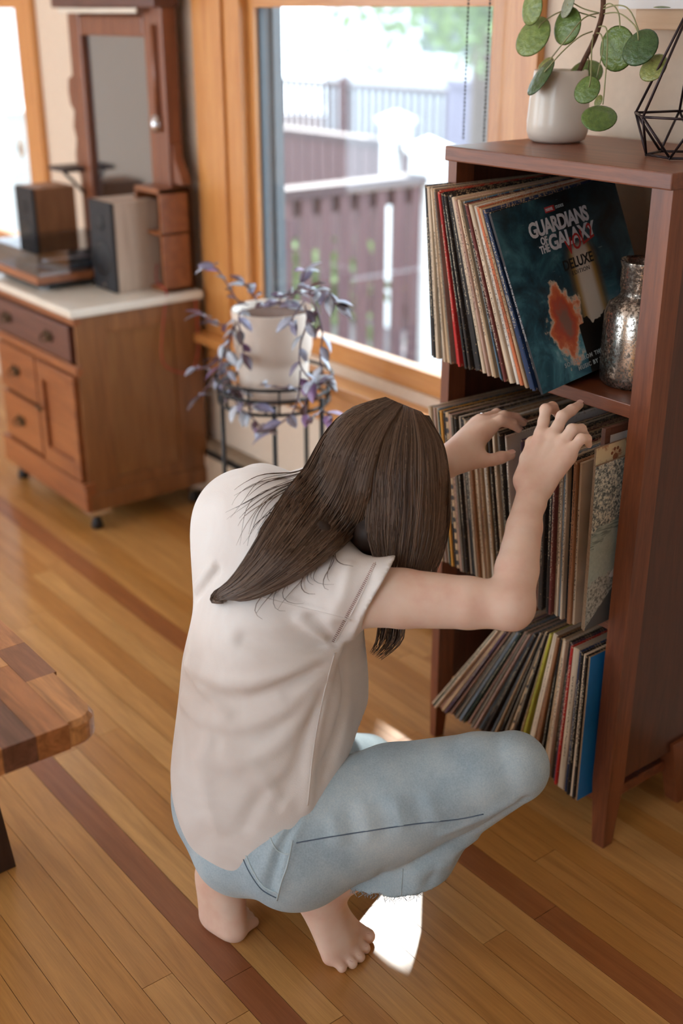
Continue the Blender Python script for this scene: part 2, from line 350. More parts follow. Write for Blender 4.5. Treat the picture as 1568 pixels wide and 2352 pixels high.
# ================================================================== records
k = NT('record_sleeve'); oi = k.node('ShaderNodeObjectInfo'); tc = k.node('ShaderNodeTexCoord')
sep = k.node('ShaderNodeSeparateXYZ'); k.link(tc.outputs['Object'], sep.inputs[0])
rnd = k.math('MULTIPLY', oi.outputs['Random'], 91.0)
cmb = k.node('ShaderNodeCombineXYZ'); k.link(k.math('ADD', k.math('MULTIPLY', sep.outputs[2], 9.0), rnd), cmb.inputs[2]); k.link(k.math('MULTIPLY', sep.outputs[0], 160.0), cmb.inputs[0]); k.link(k.math('MULTIPLY', sep.outputs[1], 6.0), cmb.inputs[1])
big = k.noise(cmb.outputs[0], 1.0, 3, 0.5)
fl = k.node('ShaderNodeCombineXYZ'); k.link(k.math('ADD', k.math('MULTIPLY', sep.outputs[2], 330.0), rnd), fl.inputs[2]); k.link(k.math('MULTIPLY', sep.outputs[0], 900.0), fl.inputs[0])
letter = k.noise(fl.outputs[0], 1.0, 2, 0.5)
zband = k.math('LESS_THAN', k.math('ABSOLUTE', k.math('SUBTRACT', sep.outputs[2], k.math('ADD', 0.13, k.math('MULTIPLY', oi.outputs['Random'], 0.08)))), 0.09)
frontf = k.math('LESS_THAN', sep.outputs[1], 0.002); midx = k.math('LESS_THAN', k.math('ABSOLUTE', sep.outputs[0]), 0.0011)
txt = k.math('MULTIPLY', k.math('MULTIPLY', zband, frontf), k.math('MULTIPLY', midx, k.math('GREATER_THAN', letter, 0.53)))
base = k.mix(1.0, oi.outputs['Color'], k.ramp(big, [(0.3, (0.7, 0.7, 0.7, 1)), (0.7, (1.2, 1.2, 1.2, 1))]), 'MULTIPLY')
hs = k.node('ShaderNodeRGBToBW'); k.link(oi.outputs['Color'], hs.inputs[0])
ink = k.mix(k.math('GREATER_THAN', hs.outputs[0], 0.16), srgb(196, 184, 160), srgb(60, 46, 40))
base = k.mix(txt, base, ink)
wn = k.noise(k.coord('Object', (1, 1, 1)), 260, 3, 0.6)
ex = k.math('GREATER_THAN', k.math('ABSOLUTE', k.math('SUBTRACT', sep.outputs[2], 0.1575)), 0.1535)
wear = k.math('MULTIPLY', k.math('GREATER_THAN', k.math('ADD', wn, k.math('MULTIPLY', ex, 0.10)), 0.665), 0.8)
base = k.mix(wear, base, srgb(196, 166, 128)); k.col(base); M['sleeve'] = k.set(rough=0.55, spec=0.35)
SLEEVE = {}
def sleeve_mesh(mm):
    if mm not in SLEEVE:
        bm = bmesh.new(); t = mm / 2000.0; add_box(bm, -t, t, 0, 0.315, 0, 0.315)
        es = [e for e in bm.edges if all(abs(v.co.y) < 1e-6 for v in e.verts)] + [e for e in bm.edges if all(abs(v.co.z - 0.315) < 1e-6 for v in e.verts) and all(v.co.x == e.verts[0].co.x for v in e.verts)]
        bmesh.ops.bevel(bm, geom=list(set(es)), offset=min(0.0012, t * 0.6), segments=1, affect='EDGES')
        me = bpy.data.meshes.new('sleeve'); bmesh.ops.recalc_face_normals(bm, faces=bm.faces); bm.to_mesh(me); bm.free(); me.materials.append(M['sleeve']); SLEEVE[mm] = me
    return SLEEVE[mm]
CT = {'k': (srgb(30, 27, 27), 'black'), 'K': (srgb(52, 44, 40), 'dark brown'), 't': (srgb(196, 164, 128), 'tan'), 'c': (srgb(222, 200, 172), 'cream'), 'w': (srgb(232, 222, 208), 'white'),
      'r': (srgb(200, 48, 44), 'red'), 'o': (srgb(214, 120, 76), 'orange'), 'b': (srgb(64, 120, 158), 'blue'), 'n': (srgb(32, 52, 86), 'navy'), 'g': (srgb(132, 122, 108), 'grey'),
      'G': (srgb(42, 62, 54), 'dark green'), 'y': (srgb(226, 160, 62), 'amber'), 'l': (srgb(196, 188, 70), 'lime yellow'), 'p': (srgb(204, 166, 148), 'pinkish beige'), 'm': (srgb(120, 60, 56), 'maroon'), 's': (srgb(112, 124, 134), 'slate grey'), 'v': (srgb(86, 66, 86), 'dull purple'), 'B': (srgb(150, 104, 72), 'brown'), 'd': (srgb(110, 70, 56), 'russet')}
ORD = ['first', 'second', 'third', 'fourth', 'fifth', 'sixth', 'seventh', 'eighth', 'ninth', 'tenth', 'eleventh', 'twelfth', 'thirteenth', 'fourteenth', 'fifteenth', 'sixteenth', 'seventeenth', 'eighteenth', 'nineteenth', 'twentieth', 'twenty-first', 'twenty-second']
def row_of_records(spec, rowname, x0, x1, z, yfun, leanfun, pitchfun, yawfun):
    items = [(c, int(mm)) for c, mm in spec]; tot = sum(m for _, m in items); cnt = {}; total = {}
    for c, _ in items: total[c] = total.get(c, 0) + 1
    acc = 0; out = []
    for c, mm in items:
        s = (acc + mm / 2) / tot; acc += mm
        x = x0 + (x1 - x0) * s; ds = mm / tot; s0, s1 = max(s - ds, 0), min(s + ds, 1)
        topw = ((x1 - x0) + 0.315 * (math.sin(leanfun(s1)) - math.sin(leanfun(s0))) / max(s1 - s0, 1e-6)) * ds; real = min((x1 - x0) * ds, max(topw, 0.45 * (x1 - x0) * ds)) * 0.95
        o = bpy.data.objects.new('vinyl_record', sleeve_mesh(mm)); COL.objects.link(o)
        lean = leanfun(s); o.scale.x = real / (mm / 1000.0) * math.cos(lean)
        o.rotation_euler = Euler((pitchfun(s), lean, yawfun(s)), 'XYZ')
        o.location = (x, yfun(s) + random.uniform(-0.006, 0.006), z + abs(math.sin(lean)) * mm / 2000.0 + 0.0006)
        col, nm = CT[c]; j = 0.85 + 0.3 * random.random(); o.color = tuple(q * j for q in col[:3]) + (1,)
        cnt[c] = cnt.get(c, 0) + 1
        lab = f'{nm} spined record, {ORD[cnt[c]-1]} {nm} one from the left on the {rowname} shelf' if total[c] > 1 else f'only {nm} spined record in the row on the {rowname} shelf'
        tag(o, lab, 'record', f'vinyl records on the {rowname} shelf'); out.append(o)
    return out
lerp = lambda a, b, s: a + (b - a) * s
def ip(xs, ys): return lambda s: float(np.interp(s, xs, ys))
top_spec = [('K', 6), ('k', 5), ('c', 6), ('g', 4), ('G', 3), ('c', 4), ('t', 6), ('g', 4), ('r', 4), ('o', 4), ('r', 5), ('k', 4), ('k', 5), ('K', 5), ('k', 12), ('c', 6), ('t', 4), ('p', 4), ('c', 4), ('t', 4), ('g', 4), ('b', 4), ('k', 3), ('m', 4), ('t', 3), ('c', 6), ('w', 5), ('o', 5), ('B', 4), ('t', 4), ('n', 6), ('n', 5), ('k', 4)]
row_of_records(top_spec, 'top', -1.612, -1.318, 0.8905, ip([0, 1], [1.470, 1.462]), ip([0, 0.12, 0.5, 1], [-0.10, -0.13, -0.26, -0.352]), ip([0, 1], [0.0, 0.12]), ip([0, 1], [-0.06, -0.02]))
mid_spec = [('c', 4), ('t', 4), ('g', 3), ('p', 3), ('t', 3), ('s', 6), ('G', 3), ('y', 5), ('k', 5), ('t', 8), ('K', 4), ('p', 4), ('g', 5), ('k', 3), ('K', 4), ('w', 3), ('k', 9), ('g', 4), ('s', 3), ('c', 4), ('B', 4), ('t', 5), ('c', 4), ('B', 4), ('t', 4), ('w', 9), ('t', 4), ('k', 9), ('K', 4), ('B', 3), ('m', 3),
            ('c', 5), ('k', 4), ('g', 4), ('K', 4), ('k', 4), ('w', 4),
            ('v', 3), ('t', 4), ('K', 3), ('c', 4), ('k', 12), ('d', 12), ('t', 4), ('K', 9), ('g', 6), ('k', 6), ('m', 5), ('t', 5), ('c', 3), ('s', 7), ('c', 4), ('k', 10), ('B', 7), ('c', 4)]
mids = row_of_records(mid_spec, 'middle', -1.562, -1.213, 0.4785, ip([0, 1], [1.472, 1.478]), ip([0, 0.595, 0.61, 1], [-0.18, -0.15, -0.03, 0.0]), ip([0, 1], [-0.02, 0.05]), lambda s: random.uniform(-0.003, 0.003))
bot_spec = [('c', 4), ('G', 3), ('c', 4), ('p', 5), ('t', 6), ('v', 5), ('p', 4), ('K', 5), ('g', 5), ('s', 6), ('G', 4), ('p', 4), ('K', 4), ('g', 4), ('p', 4), ('s', 4), ('k', 4), ('K', 6), ('s', 6), ('t', 5), ('k', 5), ('g', 5), ('t', 9), ('K', 5), ('k', 4), ('t', 4), ('l', 7), ('c', 14), ('B', 8), ('k', 6), ('t', 8), ('c', 5), ('K', 5), ('v', 4), ('r', 4), ('c', 10), ('n', 4), ('k', 4), ('c', 4), ('K', 3)]
row_of_records(bot_spec, 'bottom', -1.612, -1.190, 0.1035, ip([0, 0.5, 1], [1.505, 1.520, 1.500]), ip([0, 0.35, 0.6, 0.8, 1], [0.60, 0.42, 0.20, 0.06, 0.0]), lambda s: 0.0, lambda s: random.uniform(-0.003, 0.003))
# printed spine detail: spotted spine, checkered spines
def spine_marks(o, fn, mat, nm):
    me = o.data; half = max(v.co.x for v in me.vertices); bm = bmesh.new(); fn(bm, half)
    p = bm_obj(nm, bm, mat); p.parent = o; return p
def dots(bm, h):
    for i in range(14):
        z = 0.012 + i * 0.0222
        r = bmesh.ops.create_circle(bm, cap_ends=True, segments=12, radius=h * 0.86)
        bmesh.ops.transform(bm, matrix=Matrix.Translation((0.0, -0.0004, z)) @ Matrix.Rotation(math.pi / 2, 4, 'X') @ Matrix.Diagonal((1, 1.5, 1, 1)), verts=r['verts'])
def jay(bm, h):
    for i in range(6):
        z = 0.02 + i * 0.05
        add_box(bm, h * 0.1, h * 0.6, -0.0004, 0.0, z, z + 0.03); add_box(bm, -h * 0.6, h * 0.6, -0.0004, 0.0, z - 0.004, z + 0.003)
text_obj('spine_lettering', 'T', 0.016, plain('red_ink', srgb(190, 50, 46), 0.5), mids[25], Matrix.Translation((-0.004, -0.0004, 0.262)) @ Matrix.Rotation(math.pi / 2, 4, 'X')); mids[25]['label'] = 'white record spine with a red letter T under the left thumb'
M['ink'] = plain('black_ink', srgb(26, 24, 26), 0.5)
spine_marks(mids[9], dots, M['ink'], 'printed_dots'); mids[9]['label'] = 'tan record spine with a column of black dots, middle shelf'
bots = [o for o in COL.objects if o.get('group') == 'vinyl records on the bottom shelf']
spine_marks(bots[22], jay, M['ink'], 'printed_letters'); bots[22]['label'] = 'tan record spine printed with repeated black letter J, bottom shelf'
bots[26]['label'] = 'lime yellow record spine on the bottom shelf'; bots[34]['label'] = 'thin red record spine near the blue sleeve, bottom shelf'
# ---- special covers
def cover_base(name, label, x, y, z, th, rot, front, edge, h=0.315, d=0.315):
    me = bpy.data.meshes.new(name); bm = bmesh.new(); add_box(bm, -th / 2, th / 2, 0, d, 0, h)
    bm.faces.ensure_lookup_table(); bmesh.ops.recalc_face_normals(bm, faces=bm.faces)
    for f in bm.faces: f.material_index = 0 if f.normal.x > 0.5 else 1
    bm.to_mesh(me); bm.free(); me.materials.append(front); me.materials.append(edge)
    o = bpy.data.objects.new(name, me); COL.objects.link(o); o.location = (x, y, z); o.rotation_euler = Euler(rot, 'XYZ')
    return tag(o, label, 'record')
def cover_mat(name):
    k = NT(name); tc = k.node('ShaderNodeTexCoord'); sp = k.node('ShaderNodeSeparateXYZ'); k.link(tc.outputs['Object'], sp.inputs[0])
    return k, tc.outputs['Object'], sp.outputs[1], sp.outputs[2]
# space cover: teal nebula, light beam, ember cloud (abstract)
k, ov, cy, cz = cover_mat('space_cover')
nz = k.noise(ov, 14, 6, 0.6, 0.6); neb = k.ramp(nz, [(0.32, srgb(14, 26, 36)), (0.48, srgb(38, 82, 98)), (0.62, srgb(76, 134, 148)), (0.74, srgb(150, 186, 194))])
dk = k.ramp(k.math('ADD', k.math('MULTIPLY', cz, 2.0), k.math('MULTIPLY', cy, 1.2)), [(0.25, (1.25, 1.25, 1.25, 1)), (0.55, (0.55, 0.55, 0.55, 1)), (0.85, (0.22, 0.22, 0.22, 1))])
neb = k.mix(1.0, neb, dk, 'MULTIPLY')
axis = k.math('ADD', 0.178, k.math('MULTIPLY', k.math('SUBTRACT', cz, 0.1), 0.02))
wd = k.math('ADD', 0.030, k.math('MULTIPLY', k.math('SUBTRACT', 0.25, cz), 0.03))
bd = k.math('DIVIDE', k.math('ABSOLUTE', k.math('SUBTRACT', cy, axis)), wd)
beam = k.math('MULTIPLY', k.math('SUBTRACT', 1.35, bd, clamp=True), k.ramp(cz, [(0.19, (1, 1, 1, 1)), (0.225, (0, 0, 0, 1))])); beam = k.math('MULTIPLY', beam, k.math('GREATER_THAN', cz, 0.045))
neb = k.mix(k.ramp(beam, [(0.0, (0, 0, 0, 1)), (0.35, (0.75, 0.75, 0.75, 1)), (1, (0.95, 0.95, 0.95, 1))]), neb, k.ramp(bd, [(0.45, srgb(222, 208, 190)), (0.75, srgb(190, 146, 74)), (1.3, srgb(110, 84, 46))]))
dx = k.math('SUBTRACT', cy, 0.098); dz = k.math('SUBTRACT', cz, 0.098)
rr = k.math('SQRT', k.math('ADD', k.math('MULTIPLY', k.math('MULTIPLY', dx, dx), 1.3), k.math('MULTIPLY', k.math('MULTIPLY', dz, dz), 0.55)))
rr = k.math('ADD', rr, k.math('MULTIPLY', k.math('SUBTRACT', k.noise(ov, 26, 4, 0.6), 0.5), 0.085))
neb = k.mix(k.ramp(rr, [(0.044, (1, 1, 1, 1)), (0.050, (0, 0, 0, 1))]), neb, k.ramp(rr, [(0.004, srgb(150, 110, 96)), (0.024, srgb(200, 84, 60)), (0.038, srgb(226, 120, 70)), (0.047, srgb(250, 226, 196))]))
hills = k.math('ADD', k.math('MULTIPLY', k.noise(ov, 30, 2), 0.075), k.math('ADD', 0.024, k.math('MULTIPLY', cy, 0.16)))
neb = k.mix(k.math('MULTIPLY', k.math('LESS_THAN', cz, hills), k.math('GREATER_THAN', cy, 0.128)), neb, srgb(26, 22, 20))
scr = k.noise(k.coord('Object', (1, 30, 300), rot=(0.5, 0, 0)), 1.2, 3); neb = k.mix(k.ramp(scr, [(0.70, (0, 0, 0, 1)), (0.76, (0.35, 0.35, 0.35, 1))]), neb, srgb(190, 205, 210))
k.col(neb); M['space'] = k.set(rough=0.38, spec=0.5)
M['darkedge'] = plain('dark_sleeve_edge', srgb(22, 26, 34), 0.5)
sp = cover_base('vinyl_record', 'dark teal space themed record sleeve facing out on top shelf', -1.309, 1.458, 0.892, 0.005, (0.13, -0.352, -0.02), M['space'], M['darkedge'])
M['lettw'] = plain('silver_lettering', srgb(206, 206, 210), 0.45, var=0.1, nscale=60); M['lettr'] = plain('red_lettering', srgb(176, 44, 42), 0.5, var=0.15); M['lettk'] = plain('black_lettering', srgb(22, 22, 22), 0.5)
M['lettg'] = plain('pale_lettering', srgb(176, 186, 186), 0.5)
def cov_mtx(y, z, rot=0.0, x=0.0027): return Matrix.Translation((x, y, z)) @ Matrix(((0, 0, 1, 0), (1, 0, 0, 0), (0, 1, 0, 0), (0, 0, 0, 1))) @ Matrix.Rotation(rot, 4, 'Z')
L = 'title_lettering'
text_obj(L, 'GUARDIANS', 0.036, M['lettw'], sp, cov_mtx(0.073, 0.254), offset=0.0012, xs=0.80, space=0.92)
text_obj(L, 'GALAXY', 0.037, M['lettw'], sp, cov_mtx(0.112, 0.224), offset=0.0012, xs=0.88, space=0.92)
text_obj(L, 'OF', 0.018, M['lettw'], sp, cov_mtx(0.094, 0.238), offset=0.0007, xs=0.75)
text_obj(L, 'THE', 0.018, M['lettw'], sp, cov_mtx(0.087, 0.224), offset=0.0007, xs=0.72)
text_obj(L, 'VOL.2', 0.038, M['lettr'], sp, cov_mtx(0.150, 0.205, 0.24, 0.0031), offset=0.0003, xs=0.78, shear=0.25)
text_obj(L, 'DELUXE', 0.025, M['lettk'], sp, cov_mtx(0.130, 0.183), offset=0.0006, xs=0.86)
text_obj(L, 'EDITION', 0.0105, M['lettk'], sp, cov_mtx(0.147, 0.171), xs=1.0, space=1.15)
text_obj(L, 'SONGS FROM THE M', 0.0105, M['lettg'], sp, cov_mtx(0.068, 0.026), offset=0.0002, xs=0.95, space=1.25)
text_obj(L, 'MUSIC BY TY', 0.0105, M['lettg'], sp, cov_mtx(0.098, 0.012), offset=0.0002, xs=0.95, space=1.25)
p = box('logo_block', 0.0025, 0.0028, 0.124, 0.148, 0.287, 0.297, M['lettr'], sp); p = box('logo_block', 0.0025, 0.0028, 0.149, 0.176, 0.287, 0.297, M['darkedge'], sp)
text_obj('logo_lettering', 'MARVEL', 0.0078, M['lettw'], sp, cov_mtx(0.1255, 0.2893, x=0.0030), xs=0.66); text_obj('logo_lettering', 'STUDIOS', 0.0078, M['lettg'], sp, cov_mtx(0.1505, 0.2893, x=0.0030), xs=0.66)
text_obj('spine_lettering', 'GUARDIANS OF THE GALAXY VOL. 2 DELUXE EDITION', 0.0042, M['lettw'], sp, Matrix.Translation((0.0, -0.0003, 0.225)) @ Matrix(((0, 1, 0, 0), (0, 0, -1, 0), (-1, 0, 0, 0), (0, 0, 0, 1))) @ Matrix.Translation((0, -0.0015, 0)), xs=1.25)
# black and white landscape photograph sleeve
k, ov, cy, cz = cover_mat('photo_cover')
sp1 = k.noise(ov, 170, 6, 0.75); trees = k.ramp(sp1, [(0.36, srgb(44, 54, 54)), (0.48, srgb(140, 148, 140)), (0.56, srgb(226, 224, 204))])
hz = k.math('ADD', cz, k.math('MULTIPLY', k.math('SUBTRACT', k.noise(ov, 22, 3), 0.5), 0.06))
shade = k.math('MULTIPLY', k.math('GREATER_THAN', k.math('ADD', cy, k.math('MULTIPLY', cz, -0.3)), 0.04), k.math('LESS_THAN', hz, 0.275))
trees = k.mix(k.math('MULTIPLY', shade, 0.8), trees, srgb(52, 60, 60))
fieldn = k.noise(k.coord('Object', (1, 3, 26)), 12, 4, 0.6); field = k.ramp(fieldn, [(0.4, srgb(120, 136, 128)), (0.6, srgb(182, 196, 184))])
lawn = k.ramp(sp1, [(0.3, srgb(164, 180, 170)), (0.7, srgb(188, 202, 190))])
gr = k.ramp(sp1, [(0.42, srgb(110, 114, 106)), (0.55, srgb(196, 200, 190))])
slope = k.math('ADD', hz, k.math('MULTIPLY', cy, -0.25))
c = k.mix(k.math('GREATER_THAN', slope, 0.085), gr, lawn); c = k.mix(k.math('GREATER_THAN', slope, 0.165), c, field); c = k.mix(k.math('GREATER_THAN', slope, 0.188), c, trees)
c = k.mix(k.math('LESS_THAN', k.math('ADD', cz, k.math('MULTIPLY', cy, -0.9)), 0.005), c, srgb(88, 92, 92)); k.col(c); M['photo'] = k.set(rough=0.5)
M['cardedge'] = plain('worn_card_edge', srgb(150, 124, 98), 0.7, var=0.25, nscale=200)
ph = cover_base('vinyl_record', 'black and white tree photograph sleeve at right end, middle shelf', -1.1885, 1.476, 0.479, 0.004, (0.03, 0.0, 0.0), M['photo'], M['cardedge'])
bm = bmesh.new(); bmesh.ops.create_circle(bm, cap_ends=True, segments=20, radius=0.02); bmesh.ops.transform(bm, matrix=Matrix.Translation((0.0022, 0.085, 0.10)) @ Matrix(((0, 0, 1, 0), (1, 0, 0, 0), (0, 1, 0, 0), (0, 0, 0, 1))) @ Matrix.Rotation(0.3, 4, 'Z') @ Matrix.Diagonal((1.5, 0.5, 1, 1)), verts=bm.verts)
bm_obj('white_shape', bm, M['white'], ph)
box('price_sticker', 0.002, 0.0023, 0.084, 0.102, 0.262, 0.292, M['white'], ph)
# cream sleeve with a paw print, brown picture frame
k = NT('cream_cover'); k.col(k.ramp(k.noise(k.coord('Object'), 60, 3), [(0.55, srgb(232, 214, 170)), (0.66, srgb(196, 150, 110))])); M['creamc'] = k.set(rough=0.6)
pw = cover_base('vinyl_record', 'cream sleeve with a brown paw print, behind the tree photograph', -1.194, 1.478, 0.479, 0.004, (0.02, 0.0, 0.0), M['creamc'], M['cardedge'], h=0.345)
bm = bmesh.new()
for py, pz, r in ((0.050, 0.3190, 0.0065), (0.041, 0.3270, 0.0032), (0.047, 0.3335, 0.0033), (0.055, 0.3335, 0.0033), (0.0605, 0.3270, 0.0031)):
    q = bmesh.ops.create_circle(bm, cap_ends=True, segments=12, radius=r); bmesh.ops.transform(bm, matrix=Matrix.Translation((0.0022, py, pz)) @ Matrix(((0, 0, 1, 0), (1, 0, 0, 0), (0, 1, 0, 0), (0, 0, 0, 1))), verts=q['verts'])
bm_obj('paw_print', bm, plain('brown_ink', srgb(150, 96, 66), 0.5), pw)
text_obj('cover_lettering', 'A E', 0.013, M['lettr'], pw, cov_mtx(0.038, 0.303, x=0.0022), offset=0.0006)
fr = thing('picture_frame', 'brown framed white picture tucked among records, middle shelf', 'picture frame', (-1.2025, 1.498, 0.479))
M['frameb'] = wood('frame_brown', srgb(126, 88, 72), srgb(94, 62, 52), 'y', 2, 0.5)
H = 0.372
ps = [box('frame_bar', -0.0045, 0.0045, 0, 0.014, 0, H, M['frameb'], None, 0.001), box('frame_bar', -0.0045, 0.0045, 0.32, 0.334, 0, H, M['frameb'], None, 0.001), box('frame_bar', -0.0045, 0.0045, 0.014, 0.32, H - 0.014, H, M['frameb'], None, 0.001), box('frame_bar', -0.0045, 0.0045, 0.014, 0.32, 0, 0.014, M['frameb'], None, 0.001), box('print', -0.003, 0.003, 0.014, 0.32, 0.014, H - 0.014, plain('white_mat', srgb(226, 230, 228), 0.4, var=0.02))]
for o in ps: o.parent = fr
# blue sleeve
k, ov, cy, cz = cover_mat('blue_cover'); sc = k.noise(k.coord('Object', (1, 25, 220), rot=(0.35, 0, 0)), 1.0, 2)
k.col(k.mix(k.ramp(sc, [(0.72, (0, 0, 0, 1)), (0.78, (0.5, 0.5, 0.5, 1))]), k.ramp(k.noise(ov, 8, 4), [(0.3, srgb(18, 108, 178)), (0.7, srgb(34, 136, 206))]), srgb(120, 190, 230))); M['bluec'] = k.set(rough=0.4)
bl = cover_base('vinyl_record', 'bright blue record sleeve at right end of the bottom shelf', -1.186, 1.497, 0.104, 0.004, (0, 0, 0.0), M['bluec'], M['cardedge'])
box('dark_panel', 0.002, 0.0023, 0.068, 0.25, 0.10, 0.20, M['darkedge'], bl); text_obj('cover_lettering', 'A', 0.03, M['lettg'], bl, cov_mtx(0.076, 0.262, x=0.0022)); text_obj('cover_lettering', 'O', 0.05, M['lettg'], bl, cov_mtx(0.07, 0.17, x=0.0025))
# ================================================================== vase, pot plant, terrarium on the shelf
k = NT('mercury_glass'); n = k.noise(k.coord('Object'), 190, 4, 0.7); n2 = k.noise(k.coord('Object', (1, 1, 0.4)), 22, 3)
f = k.math('ADD', k.math('MULTIPLY', n, 0.6), k.math('MULTIPLY', n2, 0.4))
k.col(k.ramp(f, [(0.44, srgb(92, 82, 74)), (0.5, srgb(150, 142, 132)), (0.56, srgb(222, 216, 206))]))
k.link(k.ramp(f, [(0.42, (0.55, 0.55, 0.55, 1)), (0.56, (0.12, 0.12, 0.12, 1))]), k.b.inputs['Roughness']); k.bump(f, 0.25, 0.002); M['mercury'] = k.set(metal=0.9)
vz = thing('glass_vase', 'speckled silver mercury glass jar beside the facing sleeve', 'vase', (-1.262, 1.640, 0.8905))
o = lathe('jar_body', [(0.0, 0.0), (0.052, 0.0), (0.058, 0.006), (0.060, 0.02), (0.061, 0.08), (0.060, 0.125), (0.054, 0.142), (0.040, 0.152), (0.036, 0.158), (0.036, 0.166), (0.038, 0.172), (0.038, 0.205), (0.041, 0.213), (0.040, 0.217), (0.036, 0.213), (0.034, 0.170), (0.030, 0.158), (0.05, 0.13), (0.054, 0.02), (0.0, 0.01)], M['mercury'], vz, 48)
pot = thing('potted_pilea', 'round-leaved green plant in a white ceramic pot on shelf top', 'plant', (-1.555, 1.735, 1.2705))
PC = Vector((-1.566, 1.735, 1.2705))
M['pot'] = plain('white_glazed_pot', srgb(226, 214, 200), 0.35, var=0.02, nscale=8, coat=0.3)
o = lathe('pot', [(0.0, 0.0), (0.043, 0.0), (0.052, 0.005), (0.0565, 0.018), (0.0575, 0.036), (0.055, 0.075), (0.0505, 0.112), (0.049, 0.124), (0.0478, 0.126), (0.046, 0.124), (0.045, 0.106), (0.0, 0.106)], M['pot'], pot, 48); o.location = PC - pot.location
o = lathe('soil', [(0.0, 0.1065), (0.0455, 0.1065), (0.0455, 0.107), (0.0, 0.112)], plain('soil', srgb(58, 42, 32), 0.95, nscale=120, bump=0.6), pot, 24); o.location = PC - pot.location
def padopt(root, o): adopt(root, [o]); return o
M['stem'] = plain('brown_woody_stem', srgb(96, 64, 46), 0.8, var=0.4, nscale=160, bump=0.8)
stem_px = [(1328, 168), (1340, 140), (1358, 105), (1372, 70), (1382, 35), (1385, 5), (1384, -40)]
padopt(pot, tube('woody_stem', smoothcurve([ony(u, v, 1.735) for u, v in stem_px], 4), 0.0045, M['stem'], None, 10))
k = NT('pilea_leaf'); oi = k.node('ShaderNodeObjectInfo'); nn = k.noise(k.coord('Object', (1, 1, 1)), 3.0, 3)
k.col(k.mix(1.0, oi.outputs['Color'], k.ramp(nn, [(0.35, (0.75, 0.8, 0.75, 1)), (0.65, (1.2, 1.15, 1.1, 1))]), 'MULTIPLY')); k.bump(nn, 0.2, 0.05); M['pilea'] = k.set(rough=0.33, spec=0.5)
# round domed leaf, unit radius
bm = bmesh.new(); rings = []
for r, zz in ((0.0, 0.10), (0.35, 0.085), (0.7, 0.04), (0.92, -0.02), (1.0, -0.06), (0.93, -0.05), (0.6, 0.015), (0.0, 0.07)):
    rings.append([bm.verts.new((r * math.cos(a * math.pi / 12) * (1 + 0.05 * math.cos(a * math.pi / 12)), r * math.sin(a * math.pi / 12), zz)) for a in range(24)] if r else [bm.verts.new((0, 0, zz))])
for a, b in zip(rings, rings[1:]):
    for j in range(24):
        q = [a[j % len(a)], a[(j + 1) % 24 % len(a)] if len(a) > 1 else None, b[(j + 1) % 24] if len(b) > 1 else b[0], b[j] if len(b) > 1 else None]
        bm.faces.new([v for v in q if v is not None])
leafme = bpy.data.meshes.new('round_leaf'); bmesh.ops.recalc_face_normals(bm, faces=bm.faces); bm.to_mesh(leafme); bm.free(); leafme.materials.append(M['pilea'])
leafme.polygons.foreach_set('use_smooth', [True] * len(leafme.polygons))
def round_leaf(u, v, ra, rb, ang, y, colr, flip=1):
    c = ony(u, v, y); t = (c - CC).dot(CF); a = ra * t / FPX; til = math.acos(min(1, rb / ra)) * flip
    ax = CR * math.cos(math.radians(ang)) + CU * math.sin(math.radians(ang)); ay0 = -CR * math.sin(math.radians(ang)) + CU * math.cos(math.radians(ang))
    ay = ay0 * math.cos(til) + CF * math.sin(til); az = ax.cross(ay).normalized()
    if az.dot(CF) > 0: ay = -ay; az = -az
    o = bpy.data.objects.new('leaf', leafme); COL.objects.link(o); o.color = colr
    mt = Matrix((ax * a, ay * a, az * a)).transposed().to_4x4(); mt.translation = c
    o.matrix_world = mt; o.parent = pot; o.matrix_parent_inverse = Matrix.Translation(-pot.location); o.matrix_basis = mt
    return o
g1, g2, g3, g4 = srgb(126, 148, 84), srgb(98, 124, 62), srgb(66, 94, 54), srgb(140, 146, 84)
LV = [(1222, 85, 48, 34, 75, 1.69, g1), (1220, 20, 38, 18, 96, 1.68, g1), (1301, 61, 42, 25, 95, 1.71, g2), (1239, 178, 47, 17, 62, 1.665, g3), (1252, 150, 22, 14, 60, 1.75, g4), (1345, 168, 38, 34, 40, 1.78, g2), (1347, 207, 33, 26, 80, 1.67, g2), (1373, 232, 14, 7, 80, 1.72, g4), (1374, 270, 41, 36, 16, 1.665, g2), (1416, 114, 50, 30, 108, 1.72, g2), (1469, 110, 45, 34, 74, 1.69, g3), (1499, 156, 35, 25, 68, 1.70, g4), (1302, 12, 30, 10, 80, 1.705, srgb(150, 160, 140)), (1519, 16, 20, 9, 0, 1.71, g2)]
for a in LV: round_leaf(*a)
M['petiole'] = plain('leaf_stalk', srgb(150, 150, 104), 0.5)
